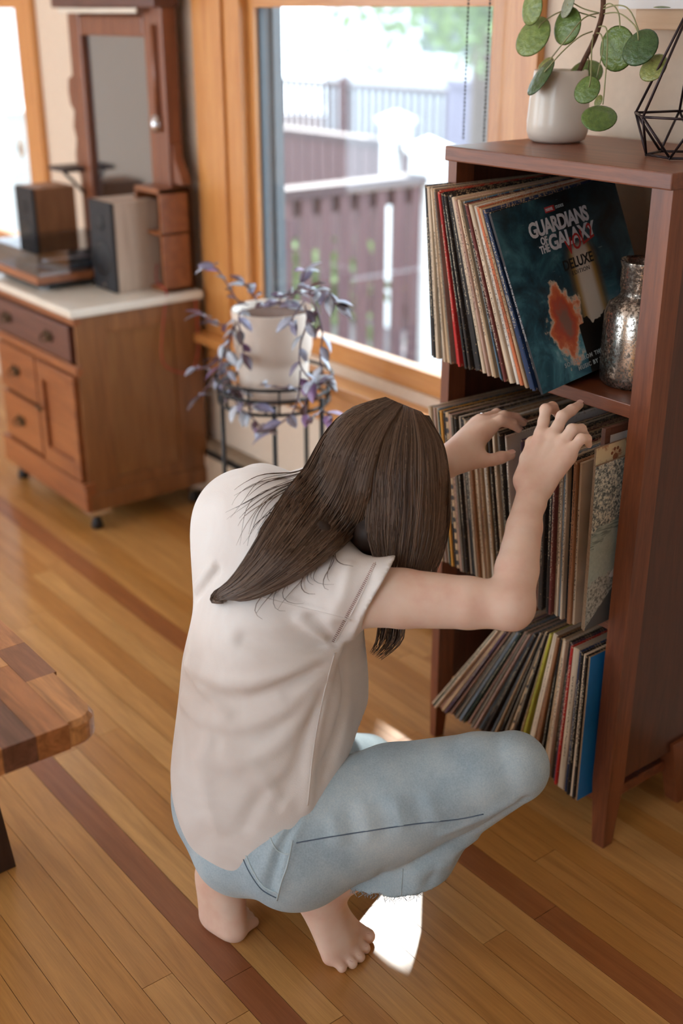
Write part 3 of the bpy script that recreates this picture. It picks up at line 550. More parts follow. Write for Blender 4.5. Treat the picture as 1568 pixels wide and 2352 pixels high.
for pts in ([(1368, 40, 1.735), (1300, 24, 1.72), (1250, 48, 1.70), (1236, 65, 1.69)], [(1376, 30, 1.735), (1340, 20, 1.72), (1310, 5, 1.71), (1303, 12, 1.70)], [(1376, 34, 1.735), (1420, 30, 1.73), (1458, 60, 1.70), (1466, 92, 1.69)], [(1380, 20, 1.735), (1400, 8, 1.73), (1420, 30, 1.725), (1424, 85, 1.72)], [(1380, 22, 1.735), (1420, 12, 1.72), (1450, 30, 1.71), (1480, 110, 1.705), (1498, 140, 1.70)],
            [(1375, 30, 1.735), (1340, 42, 1.70), (1300, 90, 1.68), (1260, 140, 1.745)], [(1360, 72, 1.735), (1330, 85, 1.70), (1290, 120, 1.67), (1250, 165, 1.66)], [(1362, 80, 1.735), (1358, 120, 1.70), (1356, 180, 1.665), (1352, 200, 1.665)], [(1366, 76, 1.735), (1380, 80, 1.72), (1384, 110, 1.70), (1372, 170, 1.69), (1368, 186, 1.70)], [(1372, 62, 1.735), (1392, 65, 1.71), (1394, 120, 1.69), (1388, 200, 1.67), (1384, 240, 1.662)], [(1355, 110, 1.735), (1350, 124, 1.74), (1352, 140, 1.76), (1350, 160, 1.78)]):
    padopt(pot, tube('leaf_stalk', smoothcurve([ony(*q) for q in pts], 5), 0.0012, M['petiole'], None, 6))
# wire terrarium
te = thing('wire_terrarium', 'dark bronze wire geometric terrarium at right end of shelf top', 'ornament', (-1.265, 1.715, 1.2705))
M['wire'] = plain('bronze_wire', srgb(58, 46, 48), 0.4, metal=0.6)
T0 = Vector((-1.262, 1.715, 1.2705)); rot0 = math.radians(196)
ring = lambda r, z, off: [T0 + Vector((r * math.cos(rot0 + off + i * math.pi / 3), r * math.sin(rot0 + off + i * math.pi / 3), z)) for i in range(6)]
b6 = ring(0.062, 0.0028, math.pi / 6); m6 = ring(0.092, 0.066, 0.0); apex = T0 + Vector((0, 0, 0.27))
edges = []
for i in range(6): edges += [(b6[i], b6[(i + 1) % 6]), (m6[i], m6[(i + 1) % 6]), (m6[i], apex), (m6[i], b6[i]), (m6[(i + 1) % 6], b6[i])]
for a, b in edges: padopt(te, tube('wire', [a, b], 0.0022, M['wire'], None, 6))
bm = bmesh.new()
for p in b6 + m6 + [apex]: bmesh.ops.create_icosphere(bm, subdivisions=1, radius=0.0032, matrix=Matrix.Translation(p))
padopt(te, bm_obj('solder_joints', bm, M['wire'], None, True))
# ================================================================== dresser with mirror
DX0, DX1, DY0, DY1 = -3.722, -3.110, 1.450, 1.875
dr = thing('antique_dresser', 'antique wooden dresser with marble top and framed mirror', 'dresser', ((DX0 + DX1) / 2, 1.66, 0)); ps = []
ps.append(box('carcass', DX0 + 0.01, DX1 - 0.010, DY0 + 0.012, DY1, 0.075, 0.678, M['oldwood'], None, 0.002))
for y0, y1, z0, z1 in ((DY0, DY0 + 0.10, 0.07, 0.678), (DY1 - 0.10, DY1, 0.07, 0.678), (DY0 + 0.10, DY1 - 0.10, 0.62, 0.678), (DY0 + 0.10, DY1 - 0.10, 0.07, 0.165)):
    ps.append(box('side_frame', DX1 - 0.010, DX1 + 0.0, y0, y1, z0, z1, M['oldwood'], None, 0.002))
ps.append(box('side_panel', DX1 - 0.011, DX1 - 0.006, DY0 + 0.10, DY1 - 0.10, 0.165, 0.62, wood('side_panel_wood', srgb(150, 104, 58), srgb(120, 74, 38), 'z', 1.0, 0.4, 0.2)))
ps.append(box('marble_top', DX0 - 0.02, DX1 + 0.015, DY0 - 0.018, DY1 + 0.005, 0.680, 0.705, M['marble'], None, 0.006))
ps.append(box('top_moulding', DX0, DX1 + 0.004, DY0 - 0.006, DY0 + 0.02, 0.655, 0.680, M['oldwoodx'], None, 0.004))
def drawer(x0, x1, z0, z1, mat, hx):
    d = box('drawer', x0, x1, DY0 - 0.010, DY0 + 0.012, z0, z1, mat, None, 0.004); ps.append(d); subs = []
    for h in hx:
        zc = (z0 + z1) / 2
        pl = quadprism('back_plate', [(h - 0.034, zc + 0.006), (h - 0.016, zc + 0.018), (h, zc + 0.012), (h + 0.016, zc + 0.018), (h + 0.034, zc + 0.006), (h + 0.022, zc - 0.014), (h, zc - 0.02), (h - 0.022, zc - 0.014)], DY0 - 0.0125, DY0 - 0.010, 'y', M['brass'])
        hd = tube('handle', smoothcurve([(h - 0.026, DY0 - 0.012, zc + 0.002), (h - 0.024, DY0 - 0.026, zc - 0.004), (h, DY0 - 0.032, zc - 0.014), (h + 0.024, DY0 - 0.026, zc - 0.004), (h + 0.026, DY0 - 0.012, zc + 0.002)], 4), 0.0028, M['brass'], None, 6)
        subs += [pl, hd]
    for q in subs: q.parent = d
drawer(DX0 + 0.03, DX1 - 0.03, 0.540, 0.648, M['darkburl'], (DX0 + 0.14, DX1 - 0.17))
ps.append(box('drawer_rail', DX0, DX1 + 0.004, DY0 - 0.010, DY0 + 0.012, 0.505, 0.535, M['oldwoodx'], None, 0.004))
xm = -3.400
drawer(DX0 + 0.03, xm - 0.01, 0.345, 0.498, M['oldwoodx'], (-3.56,)); drawer(DX0 + 0.03, xm - 0.01, 0.172, 0.330, M['oldwoodx'], (-3.56,))
ps.append(box('centre_stile', xm - 0.008, xm + 0.018, DY0 - 0.004, DY0 + 0.012, 0.165, 0.505, M['oldwoodx'], None, 0.002))
dd = box('door', xm + 0.02, DX1 - 0.012, DY0 - 0.006, DY0 + 0.008, 0.168, 0.500, M['oldwoodx'], None, 0.001); ps.append(dd)
for x0, x1, z0, z1 in ((xm + 0.02, xm + 0.055, 0.168, 0.5), (DX1 - 0.05, DX1 - 0.012, 0.168, 0.5), (xm + 0.055, DX1 - 0.05, 0.445, 0.5), (xm + 0.055, DX1 - 0.05, 0.168, 0.222)):
    q = box('door_frame', x0, x1, DY0 - 0.018, DY0 - 0.006, z0, z1, M['oldwoodx'], None, 0.003); q.parent = dd
q = tube('door_latch', [(xm + 0.012, DY0 - 0.024, 0.345), (xm + 0.045, DY0 - 0.026, 0.343)], 0.005, M['brass'], None, 6); q.parent = dd
ps.append(box('plinth', DX0, DX1 + 0.006, DY0 - 0.016, DY0 + 0.02, 0.07, 0.150, M['oldwoodx'], None, 0.005))
ps.append(box('plinth_moulding', DX0, DX1 + 0.006, DY0 - 0.020, DY0 + 0.02, 0.150, 0.165, M['oldwoodx'], None, 0.004))
ps.append(box('plinth_side', DX1 - 0.01, DX1 + 0.008, DY0, DY1, 0.07, 0.125, M['oldwood'], None, 0.004))
for cx, cy in ((DX0 + 0.03, DY0 + 0.03), (DX1 - 0.03, DY0 + 0.03), (DX1 - 0.03, DY1 - 0.04), (DX0 + 0.03, DY1 - 0.04)):
    cs = lathe('caster', [(0, 0.0), (0.016, 0.0), (0.02, 0.012), (0.014, 0.03), (0.012, 0.05), (0.02, 0.055), (0.02, 0.07), (0, 0.07)], M['black'], None, 14, (cx, cy, 0)); ps.append(cs)
    pl = box('caster_plate', cx - 0.034, cx + 0.034, cy - 0.034, cy + 0.034, 0.054, 0.070, M['chrome']); pl.parent = cs
# mirror
MX0, MX1 = -3.795, -3.250
mf = box('mirror_backboard', MX0 + 0.02, MX1 - 0.02, 1.868, 1.880, 0.72, 1.60, M['mirrorwood']); ps.append(mf)
k = NT('mirror_glass'); k.col((0.40, 0.45, 0.52, 1)); M['mirror'] = k.set(rough=0.12, metal=1.0)
for a in (('mirror_glass', MX0 + 0.085, MX1 - 0.045, 1.855, 1.866, 0.83, 1.425, M['mirror']), ('frame_bar', MX0, MX0 + 0.085, 1.838, 1.872, 0.74, 1.50, M['mirrorwood']), ('frame_bar', MX1 - 0.05, MX1, 1.838, 1.872, 0.74, 1.50, M['mirrorwood']),
          ('frame_bar', MX0 + 0.085, MX1 - 0.05, 1.838, 1.872, 1.425, 1.485, M['mirrorwood']), ('frame_bar', MX0 + 0.085, MX1 - 0.05, 1.838, 1.872, 0.74, 0.83, M['mirrorwood'])):
    q = box(*a, None, 0.008 if a[0] == 'frame_bar' else 0.0); q.parent = mf
ps.append(box('cornice', MX0 - 0.03, MX1 + 0.085, 1.80, 1.885, 1.505, 1.64, M['darkburl'], None, 0.006))
ps.append(box('cornice_strip', MX0 + 0.03, MX1 - 0.01, 1.796, 1.802, 1.490, 1.504, M['marble'], None, 0.002))
ps.append(box('mirror_post', MX1, MX1 + 0.075, 1.83, 1.88, 0.98, 1.55, M['mirrorwood'], None, 0.006))
ps.append(tube('post_bead', [(MX1 + 0.03, 1.826, 1.46), (MX1 + 0.032, 1.826, 1.20)], 0.010, M['mirrorwood'], None, 8))
ps.append(lathe('post_knob', [(0, 0), (0.014, 0.0), (0.017, 0.02), (0.014, 0.045), (0, 0.05)], M['chrome'], None, 14, (MX1 + 0.03, 1.82, 1.165)))
ps.append(quadprism('scroll_bracket', [(MX1 + 0.06, 1.02), (MX1 + 0.13, 1.02), (MX1 + 0.11, 1.06), (MX1 + 0.09, 1.09), (MX1 + 0.085, 1.13), (MX1 + 0.06, 1.14)], 1.84, 1.87, 'y', M['mirrorwood']))
ps.append(quadprism('scroll_bracket', [(MX0, 1.30), (MX0 - 0.03, 1.29), (MX0 - 0.038, 1.25), (MX0 - 0.03, 1.21), (MX0 - 0.005, 1.19), (MX0 - 0.02, 1.14), (MX0 - 0.006, 1.10), (MX0 - 0.022, 1.05), (MX0 - 0.02, 1.0), (MX0, 0.98)], 1.84, 1.87, 'y', M['mirrorwood']))
ps.append(box('candle_shelf', MX0 - 0.075, MX0 + 0.045, 1.76, 1.87, 1.000, 1.014, plain('dark_shelf', srgb(52, 38, 40), 0.5), None, 0.003))
ps.append(tube('shelf_brace', [(MX0 + 0.0, 1.78, 0.998), (MX0 + 0.03, 1.86, 0.90)], 0.006, M['black'], None, 6))
bx = (-3.285, -3.128, 1.765, 1.870, 0.706, 1.010)
ps.append(box('glove_box', bx[0], bx[1], bx[3] - 0.012, bx[3], bx[4], bx[5], M['mirrorwood']))
for a in ((bx[0], bx[0] + 0.012, bx[2], bx[3], bx[4], bx[5]), (bx[1] - 0.014, bx[1], bx[2], bx[3], bx[4], bx[5]), (bx[0], bx[1], bx[2], bx[3], bx[5] - 0.014, bx[5]), (bx[0], bx[1], bx[2], bx[3], bx[4], bx[4] + 0.012), (bx[0], bx[1], bx[2], bx[3], 0.875, 0.885)):
    ps.append(box('box_board', *a, M['oldwoodx'], None, 0.002))
adopt(dr, ps)
# speakers, turntable, pedestal, cables
M['spk_grey'] = wood('pale_walnut_veneer', srgb(208, 188, 168), srgb(180, 158, 140), 'z', 1.2, 0.5)
M['spk_brown'] = wood('walnut_veneer', srgb(166, 114, 74), srgb(132, 86, 54), 'z', 1.2, 0.5)
M['spk_black'] = plain('speaker_baffle', srgb(38, 37, 40), 0.7, nscale=200)
def speaker(label, x0, x1, y0, y1, z0, z1, mat):
    s = thing('bookshelf_speaker', label, 'speaker', ((x0 + x1) / 2, (y0 + y1) / 2, z0))
    a = [box('cabinet', x0, x1, y0 + 0.012, y1, z0, z1, mat, None, 0.003), box('baffle', x0 + 0.001, x1 - 0.001, y0, y0 + 0.012, z0, z1, M['spk_black'], None, 0.002)]
    cx = (x0 + x1) / 2
    for nm, zz, r in (('woofer', z0 + (z1 - z0) * 0.36, 0.052), ('tweeter', z0 + (z1 - z0) * 0.76, 0.022)):
        q = lathe(nm, [(0, 0.004), (r * 0.3, 0.006), (r * 0.75, 0.0), (r, 0.003), (r, -0.002), (0, -0.002)], M['black'], None, 24)
        q.data.transform(Matrix.Translation((cx, y0, zz)) @ Matrix.Rotation(math.pi / 2, 4, 'X')); a.append(q)
    q = box('badge', cx - 0.008, cx + 0.008, y0 - 0.001, y0, z0 + 0.012, z0 + 0.022, M['chrome']); a.append(q)
    adopt(s, a); return s
speaker('right bookshelf speaker with pale grey veneer side beside the turntable', -3.360, -3.215, 1.645, 1.805, 0.7055, 0.972, M['spk_grey'])
speaker('left bookshelf speaker with brown walnut side before the far window', -3.905, -3.765, 1.645, 1.800, 0.7055, 0.955, M['spk_brown'])
pd = thing('speaker_stand', 'slim dark pedestal stand carrying the left speaker', 'stand', (-3.835, 1.72, 0))
adopt(pd, [box('stand_base', -3.95, -3.745, 1.62, 1.83, 0, 0.02, M['black'], None, 0.003), box('stand_column', -3.87, -3.80, 1.69, 1.76, 0.02, 0.69, M['black']), box('stand_plate', -3.92, -3.75, 1.64, 1.81, 0.69, 0.705, M['black'], None, 0.003)])
tt = thing('turntable', 'walnut turntable with clear dust cover on the marble top', 'turntable', (-3.52, 1.62, 0.7055)); TX0, TX1, TY0, TY1 = -3.715, -3.372, 1.462, 1.80
a = [box('plinth', TX0, TX1, TY0, TY1, 0.728, 0.752, wood('tt_wood', srgb(168, 104, 62), srgb(132, 76, 42), 'x', 1.2, 0.4, 0.2), None, 0.003), box('underside', TX0 + 0.01, TX1 - 0.01, TY0 + 0.01, TY1 - 0.01, 0.716, 0.728, M['black'])]
for fx in (TX0 + 0.04, TX1 - 0.04):
    for fy in (TY0 + 0.04, TY1 - 0.04): a.append(lathe('foot', [(0, 0), (0.018, 0), (0.02, 0.006), (0.016, 0.0115), (0, 0.0115)], M['chrome'], None, 16, (fx, fy, 0.7055)))
a.append(lathe('platter', [(0, 0), (0.145, 0), (0.147, 0.010), (0.14, 0.016), (0, 0.016)], plain('platter_metal', srgb(96, 100, 108), 0.3, metal=0.8), None, 48, (TX0 + 0.165, (TY0 + TY1) / 2, 0.754)))
a.append(lathe('record_disc', [(0, 0), (0.14, 0), (0.14, 0.002), (0.05, 0.0025), (0, 0.0025)], plain('vinyl', srgb(22, 22, 24), 0.25), None, 48, (TX0 + 0.165, (TY0 + TY1) / 2, 0.770)))
a.append(tube('tonearm', smoothcurve([(TX1 - 0.05, TY1 - 0.07, 0.785), (TX1 - 0.055, TY1 - 0.17, 0.786), (TX1 - 0.10, TY0 + 0.07, 0.779)], 5), 0.004, M['chrome'], None, 8))
a.append(lathe('tonearm_base', [(0, 0), (0.026, 0), (0.026, 0.02), (0.012, 0.03), (0, 0.03)], M['black'], None, 18, (TX1 - 0.05, TY1 - 0.07, 0.753)))
M['acryl'] = glassmat('clear_acrylic', (0.88, 0.91, 0.95, 1), 0.26, 0.06)
bm = bmesh.new(); z0, z1 = 0.7525, 0.818
for q in ((TX0, TX1, TY0 + 0.006, TY0 + 0.010, z0, z1), (TX0, TX1, TY1 - 0.010, TY1 - 0.006, z0, z1), (TX0, TX0 + 0.004, TY0 + 0.010, TY1 - 0.010, z0, z1), (TX1 - 0.004, TX1, TY0 + 0.010, TY1 - 0.010, z0, z1), (TX0, TX1, TY0 + 0.006, TY1 - 0.006, z1, z1 + 0.004)): add_box(bm, *q)
a.append(bm_obj('dust_cover', bm, M['acryl'])); adopt(tt, a)
M['redwire'] = plain('red_cable', srgb(176, 60, 52), 0.5)
tag(tube('speaker_cable', smoothcurve([(-3.24, 1.81, 0.80), (-3.17, 1.76, 0.74), (-3.105, 1.755, 0.715), (-3.098, 1.74, 0.66), (-3.096, 1.72, 0.52), (-3.094, 1.76, 0.47), (-3.094, 1.82, 0.46), (-3.096, 1.85, 0.52), (-3.098, 1.852, 0.62), (-3.10, 1.85, 0.68)], 6), 0.0022, M['redwire'], None, 6), 'thin red speaker cable looping down the dresser side', 'cable')
# ================================================================== plant stand with trailing plant
S0 = Vector((-2.400, 1.655, 0.0)); SR = 0.150
st = thing('plant_stand', 'black wire plant stand before the window', 'plant stand', S0); a = []
def circ(r, z, n=36): return [S0 + Vector((r * math.cos(2 * math.pi * i / n), r * math.sin(2 * math.pi * i / n), z)) for i in range(n + 1)]
for r, z in ((SR, 0.640), (SR * 0.98, 0.610), (SR * 0.95, 0.575)): a.append(tube('ring', circ(r, z), 0.0045, M['black'], None, 6))
for i in range(12):
    an = i * math.pi / 6; d = Vector((math.cos(an), math.sin(an), 0)); a.append(tube('upright', [S0 + d * SR + Vector((0, 0, 0.64)), S0 + d * SR * 0.95 + Vector((0, 0, 0.575))], 0.003, M['black'], None, 6))
for i in range(4): 
    an = i * math.pi / 4; d = Vector((math.cos(an), math.sin(an), 0)); a.append(tube('base_wire', [S0 + d * SR * .95 + Vector((0, 0, 0.575)), S0 - d * SR * .95 + Vector((0, 0, 0.575))], 0.003, M['black'], None, 6))
for an in (215, 325, 20, 110):
    d = Vector((math.cos(math.radians(an)), math.sin(math.radians(an)), 0)); a.append(tube('leg', [S0 + d * SR * 0.97 + Vector((0, 0, 0.60)), S0 + d * (SR * 0.99) + Vector((0, 0, 0.0))], 0.0062, M['black'], None, 8))
adopt(st, a)
tp = thing('trailing_plant', 'purple trailing plant in a white two-tier pot on wire stand', 'plant', S0 + Vector((0, 0, 0.5795))); PZ = S0 + Vector((0, 0, 0.5795))
M['pot2'] = plain('matte_white_pot', srgb(228, 214, 200), 0.5, var=0.02, nscale=8)
a = [lathe('pot', [(0, 0), (0.080, 0), (0.087, 0.004), (0.089, 0.02), (0.090, 0.092), (0.087, 0.100), (0.094, 0.112), (0.099, 0.135), (0.103, 0.228), (0.102, 0.232), (0.098, 0.228), (0.097, 0.210), (0, 0.210)], M['pot2'], None, 56, PZ), lathe('soil', [(0, 0.211), (0.0975, 0.211), (0.09, 0.215), (0, 0.218)], M['stem'], None, 24, PZ)]
k = NT('trailing_leaf'); oi = k.node('ShaderNodeObjectInfo'); nn = k.noise(k.coord('Object', (3, 30, 1)), 1.5, 2); k.col(k.mix(1.0, oi.outputs['Color'], k.ramp(nn, [(0.4, (0.7, 0.7, 0.75, 1)), (0.6, (1.25, 1.25, 1.2, 1))]), 'MULTIPLY')); M['tleaf'] = k.set(rough=0.3)
bm = bmesh.new(); rows = []
for i in range(7):
    s = i / 6; wv = 0.30 * math.sin(math.pi * min(1, s * 0.96 + 0.04)) ** 0.75 * (1 - 0.25 * s); zz = -0.25 * s * s
    rows.append([bm.verts.new((s, -wv, zz + wv * 0.25)), bm.verts.new((s, 0, zz)), bm.verts.new((s, wv, zz + wv * 0.25)), bm.verts.new((s, 0, zz - 0.012))])
for r0, r1 in zip(rows, rows[1:]):
    for q in ((0, 1), (1, 2), (2, 3), (3, 0)): bm.faces.new((r0[q[0]], r1[q[0]], r1[q[1]], r0[q[1]]))
tleaf = bpy.data.meshes.new('pointed_leaf'); bmesh.ops.recalc_face_normals(bm, faces=bm.faces); bm.to_mesh(tleaf); bm.free(); tleaf.materials.append(M['tleaf']); tleaf.polygons.foreach_set('use_smooth', [True] * len(tleaf.polygons))
M['tstem'] = plain('purple_stem', srgb(96, 72, 84), 0.5)
tcols = [srgb(188, 194, 214), srgb(174, 180, 204), srgb(140, 134, 160), srgb(98, 70, 82), srgb(206, 212, 224), srgb(150, 116, 160), srgb(104, 88, 92), srgb(190, 198, 210)]
vines = [[(570, 700, 1.60), (545, 690, 1.58), (520, 650, 1.56), (500, 620, 1.55), (482, 608, 1.55)], [(590, 690, 1.60), (575, 670, 1.58), (560, 650, 1.56)], [(560, 710, 1.58), (520, 745, 1.55), (490, 740, 1.54), (462, 722, 1.54)], [(560, 712, 1.58), (548, 730, 1.53), (556, 780, 1.53), (560, 820, 1.53)], [(660, 690, 1.60), (690, 660, 1.60), (720, 668, 1.58), (755, 672, 1.58), (775, 705, 1.57)], [(670, 690, 1.62), (690, 650, 1.63), (700, 620, 1.63)], [(640, 700, 1.6), (650, 680, 1.58), (690, 672, 1.56), (730, 670, 1.56)],
         [(560, 715, 1.58), (530, 770, 1.53), (525, 830, 1.52), (530, 880, 1.52), (545, 930, 1.52), (580, 960, 1.52), (600, 985, 1.52)], [(550, 720, 1.58), (515, 790, 1.53), (480, 840, 1.52), (445, 845, 1.52)], [(550, 720, 1.58), (520, 800, 1.54), (490, 870, 1.53), (455, 915, 1.53)], [(700, 700, 1.55), (705, 740, 1.53), (690, 790, 1.52), (690, 840, 1.51), (720, 880, 1.51)], [(720, 690, 1.62), (740, 760, 1.60), (735, 820, 1.58), (745, 870, 1.57)], [(690, 850, 1.51), (685, 910, 1.51), (670, 950, 1.50), (640, 975, 1.50), (620, 995, 1.50)], [(720, 880, 1.52), (700, 930, 1.51), (710, 960, 1.51), (740, 945, 1.52), (760, 955, 1.52)], [(600, 880, 1.51), (640, 890, 1.50), (700, 890, 1.51), (740, 880, 1.54)],
         [(530, 800, 1.56), (505, 830, 1.55), (512, 870, 1.54), (530, 900, 1.53)], [(545, 880, 1.54), (560, 920, 1.53), (590, 935, 1.52)], [(600, 700, 1.58), (630, 695, 1.56), (655, 698, 1.55)], [(700, 690, 1.58), (672, 730, 1.525), (675, 740, 1.52)]]
nl = 0
for vi, pts in enumerate(vines):
    cv = smoothcurve([ony(*q) for q in pts], 5); a.append(tube('vine', cv, 0.0022, M['tstem'], None, 5)); step = 2 if vi in (1, 4, 6, 7, 11, 14, 15) else 3
    for i in list(range(2, len(cv) - 1, step)) + [len(cv) - 2, len(cv) - 1]:
        d = (cv[min(i + 1, len(cv) - 1)] - cv[i - 1]).normalized(); side = d.cross(Vector((0, 0, 1))); side = side.normalized() if side.length > .1 else Vector((1, 0, 0))
        dirn = (d * 0.5 + side * random.choice((-1, 1)) * random.uniform(0.3, 0.9) + Vector((0, 0, random.uniform(-0.35, 0.45)))).normalized()
        nrm = (Vector((0, 0, 1)) + Vector((random.uniform(-.5, .5), random.uniform(-1.0, .1), 0))).normalized(); sd = nrm.cross(dirn).normalized(); nn2 = dirn.cross(sd)
        o = bpy.data.objects.new('leaf', tleaf); COL.objects.link(o); sc = random.uniform(0.034, 0.052); mt = Matrix((dirn * sc, sd * sc, nn2 * sc)).transposed().to_4x4(); mt.translation = cv[i]
        o.parent = tp; o.matrix_parent_inverse = Matrix.Translation(-tp.location); o.matrix_basis = mt; o.color = random.choice(tcols) if pts[0][1] < 760 else random.choice(tcols[1:]); nl += 1
adopt(tp, a)
# ================================================================== butcher block table
TBZ = 0.60; cr = onz(231, 1636, TBZ); tb = thing('block_table', 'butcher block table corner with rounded edge at lower left', 'table', (cr.x - 0.6, cr.y - 0.35, 0))
bx0, bx1, by0, by1, th = cr.x - 1.35, cr.x, cr.y - 0.75, cr.y, 0.040
k = NT('acacia_block'); oi = k.node('ShaderNodeObjectInfo'); v = k.coord('World', (3, 26, 26)); n = k.noise(v, 2, 5, 0.6, 0.8)
k.col(k.mix(1.0, oi.outputs['Color'], k.ramp(n, [(0.35, (0.6, 0.55, 0.5, 1)), (0.65, (1.15, 1.12, 1.1, 1))]), 'MULTIPLY')); M['block'] = k.set(rough=0.28, coat=0.5, coatr=0.12)
bc = [srgb(204, 146, 90), srgb(190, 128, 76), srgb(214, 160, 106), srgb(176, 116, 70), srgb(150, 98, 66), srgb(198, 136, 86), srgb(206, 150, 94), srgb(120, 80, 64)]
a = []; unit = bpy.data.meshes.new('block'); bm = bmesh.new(); add_box(bm, 0, 1, 0, 1, 0, 1); bm.to_mesh(unit); bm.free(); unit.materials.append(M['block'])
sw = 0.048; yy = by1; r_ = 0
while yy > by0 + 0.001:
    xx = bx1 - (0 if r_ % 2 == 0 else 0.0); first = True
    while xx > bx0:
        Ls = random.uniform(0.08, 0.22) if not first else random.uniform(0.06, 0.2)
        x0 = max(xx - Ls, bx0)
        if first and r_ == 0:      # rounded corner piece
            R = 0.030; arc = [(bx1 - R + R * math.cos(t), by1 - R + R * math.sin(t)) for t in np.linspace(0, math.pi / 2, 8)]
            bm = bmesh.new(); poly = [(x0, by1 - sw), (bx1, by1 - sw)] + arc + [(x0, by1)]; zs = ((TBZ - th, -0.003), (TBZ - th + 0.006, 0.0), (TBZ - 0.008, 0.0), (TBZ, -0.005)); rg = []
            for z, ins in zs: rg.append([bm.verts.new((p[0] + (ins if p[0] > x0 + 1e-5 else 0), p[1] + (ins if p[1] > by1 - sw + 1e-5 else 0), z)) for p in poly])
            for r0, r1 in zip(rg, rg[1:]):
                for i in range(len(poly)): bm.faces.new((r0[i], r0[(i + 1) % len(poly)], r1[(i + 1) % len(poly)], r1[i]))
            bm.faces.new(rg[0][::-1]); bm.faces.new(rg[-1]); o = bm_obj('block', bm, M['block']); o.color = bc[0]; a.append(o)
        else:
            o = bpy.data.objects.new('block', unit); COL.objects.link(o); o.location = (x0 + 0.0003, max(yy - sw, by0) + 0.0003, TBZ - th); o.scale = (xx - x0 - 0.0006, sw - 0.0006, th - random.random() * 0.0004); o.color = random.choice(bc); a.append(o)
        xx = x0; first = False
    yy -= sw; r_ += 1
lg = onz(37, 1990, 0.0)
bm = bmesh.new(); tp_ = [(lg.x - 0.09, cr.y - 0.10), (lg.x - 0.02, cr.y - 0.10), (lg.x - 0.02, cr.y - 0.03), (lg.x - 0.09, cr.y - 0.03)]; bt_ = [(lg.x - 0.075, lg.y - 0.075), (lg.x, lg.y - 0.075), (lg.x, lg.y), (lg.x - 0.075, lg.y)]
vs = [bm.verts.new((p[0], p[1], 0.0)) for p in bt_] + [bm.verts.new((p[0], p[1], TBZ - th)) for p in tp_]
for f in ((3, 2, 1, 0), (4, 5, 6, 7), (0, 1, 5, 4), (1, 2, 6, 5), (2, 3, 7, 6), (3, 0, 4, 7)): bm.faces.new([vs[i] for i in f])
M['darkleg'] = wood('dark_table_leg', srgb(70, 48, 38), srgb(44, 30, 25), 'z', 1, 0.45)
a.append(bm_obj('leg', bm, M['darkleg'])); adopt(tb, a)
# ================================================================== outdoors
M['railwood'] = wood('redwood_rail', srgb(70, 50, 54), srgb(50, 34, 38), 'y', 1, 0.6); M['railwoodz'] = wood('redwood_baluster', srgb(98, 70, 72), srgb(72, 50, 54), 'z', 1, 0.6)
M['pwhite'] = plain('white_post_paint', srgb(236, 240, 240), 0.5, var=0.03)
k = NT('garden_ground'); n = k.noise(k.coord('World'), 3, 5); k.col(k.ramp(n, [(0.35, srgb(88, 84, 88)), (0.6, srgb(118, 110, 112)), (0.75, srgb(84, 100, 64))])); M['ground'] = k.set(rough=0.9)
struct(box('garden_ground', -22, 4, 2.06, 16, -0.62, -0.55, M['ground']), 'grey garden ground outside the window')
def post(name, label, x, y, zt, wd=0.115, zb=-0.55):
    t = thing(name, label, 'post', (x, y, zb)); h = wd / 2
    a = [box('shaft', x - h, x + h, y - h, y + h, zb, zt - 0.09, M['pwhite'], None, 0.003), box('collar', x - h - 0.02, x + h + 0.02, y - h - 0.02, y + h + 0.02, zt - 0.09, zt - 0.06, M['pwhite'], None, 0.004)]
    bm = bmesh.new(); g = h + 0.035; vs = [bm.verts.new(p) for p in ((x - g, y - g, zt - 0.06), (x + g, y - g, zt - 0.06), (x + g, y + g, zt - 0.06), (x - g, y + g, zt - 0.06), (x, y, zt))]
    for f in ((3, 2, 1, 0), (0, 1, 4), (1, 2, 4), (2, 3, 4), (3, 0, 4)): bm.faces.new([vs[i] for i in f])
    a.append(bm_obj('cap', bm, M['pwhite'])); adopt(t, a)
post('railing_post', 'nearer white deck post with pyramid cap outside window', -4.83, 4.36, 0.89, 0.14)
post('railing_post', 'farther white deck post behind the nearer one outside window', -6.22, 5.32, 0.90, 0.14)
post('porch_post', 'tall white porch post outside the far left window', -8.15, 3.5, 0.93, 0.30)
def railing(label, x0, y0, x1, y1, zt, zb, n, vertical_boards=False):
    t = thing('deck_railing', label, 'railing', ((x0 + x1) / 2, (y0 + y1) / 2, -0.55)); d = Vector((x1 - x0, y1 - y0, 0)); L = d.length; ang = math.atan2(d.y, d.x)
    mt = Matrix.Translation((x0, y0, 0)) @ Matrix.Rotation(ang, 4, 'Z'); a = [box('top_rail', 0, L, -0.07, 0.07, zt - 0.05, zt, M['railwood'], None, 0, mt), box('under_rail', 0, L, -0.02, 0.02, zt - 0.14, zt - 0.05, M['railwood'], None, 0, mt), box('bottom_rail', 0, L, -0.02, 0.02, zb, zb + 0.08, M['railwood'], None, 0, mt)]
    for i in range(n):
        xx = L * (i + 0.5) / n; hw = L / n * (0.44 if vertical_boards else 0.26); a.append(box('baluster', xx - hw, xx + hw, -0.05, -0.02, zb - 0.1, zt - 0.05, M['railwoodz'], None, 0, mt))
    adopt(t, a)
railing('near dark red deck railing running away from the house', -4.80, 2.35, -4.83, 4.30, 0.70, -0.40, 16)
railing('far dark red deck railing with close boards', -10.5, 5.33, -6.3, 5.33, 0.70, -0.5, 34, True)
railing('short dark red railing right of the white posts', -6.15, 5.33, -3.2, 5.40, 0.70, -0.45, 26)
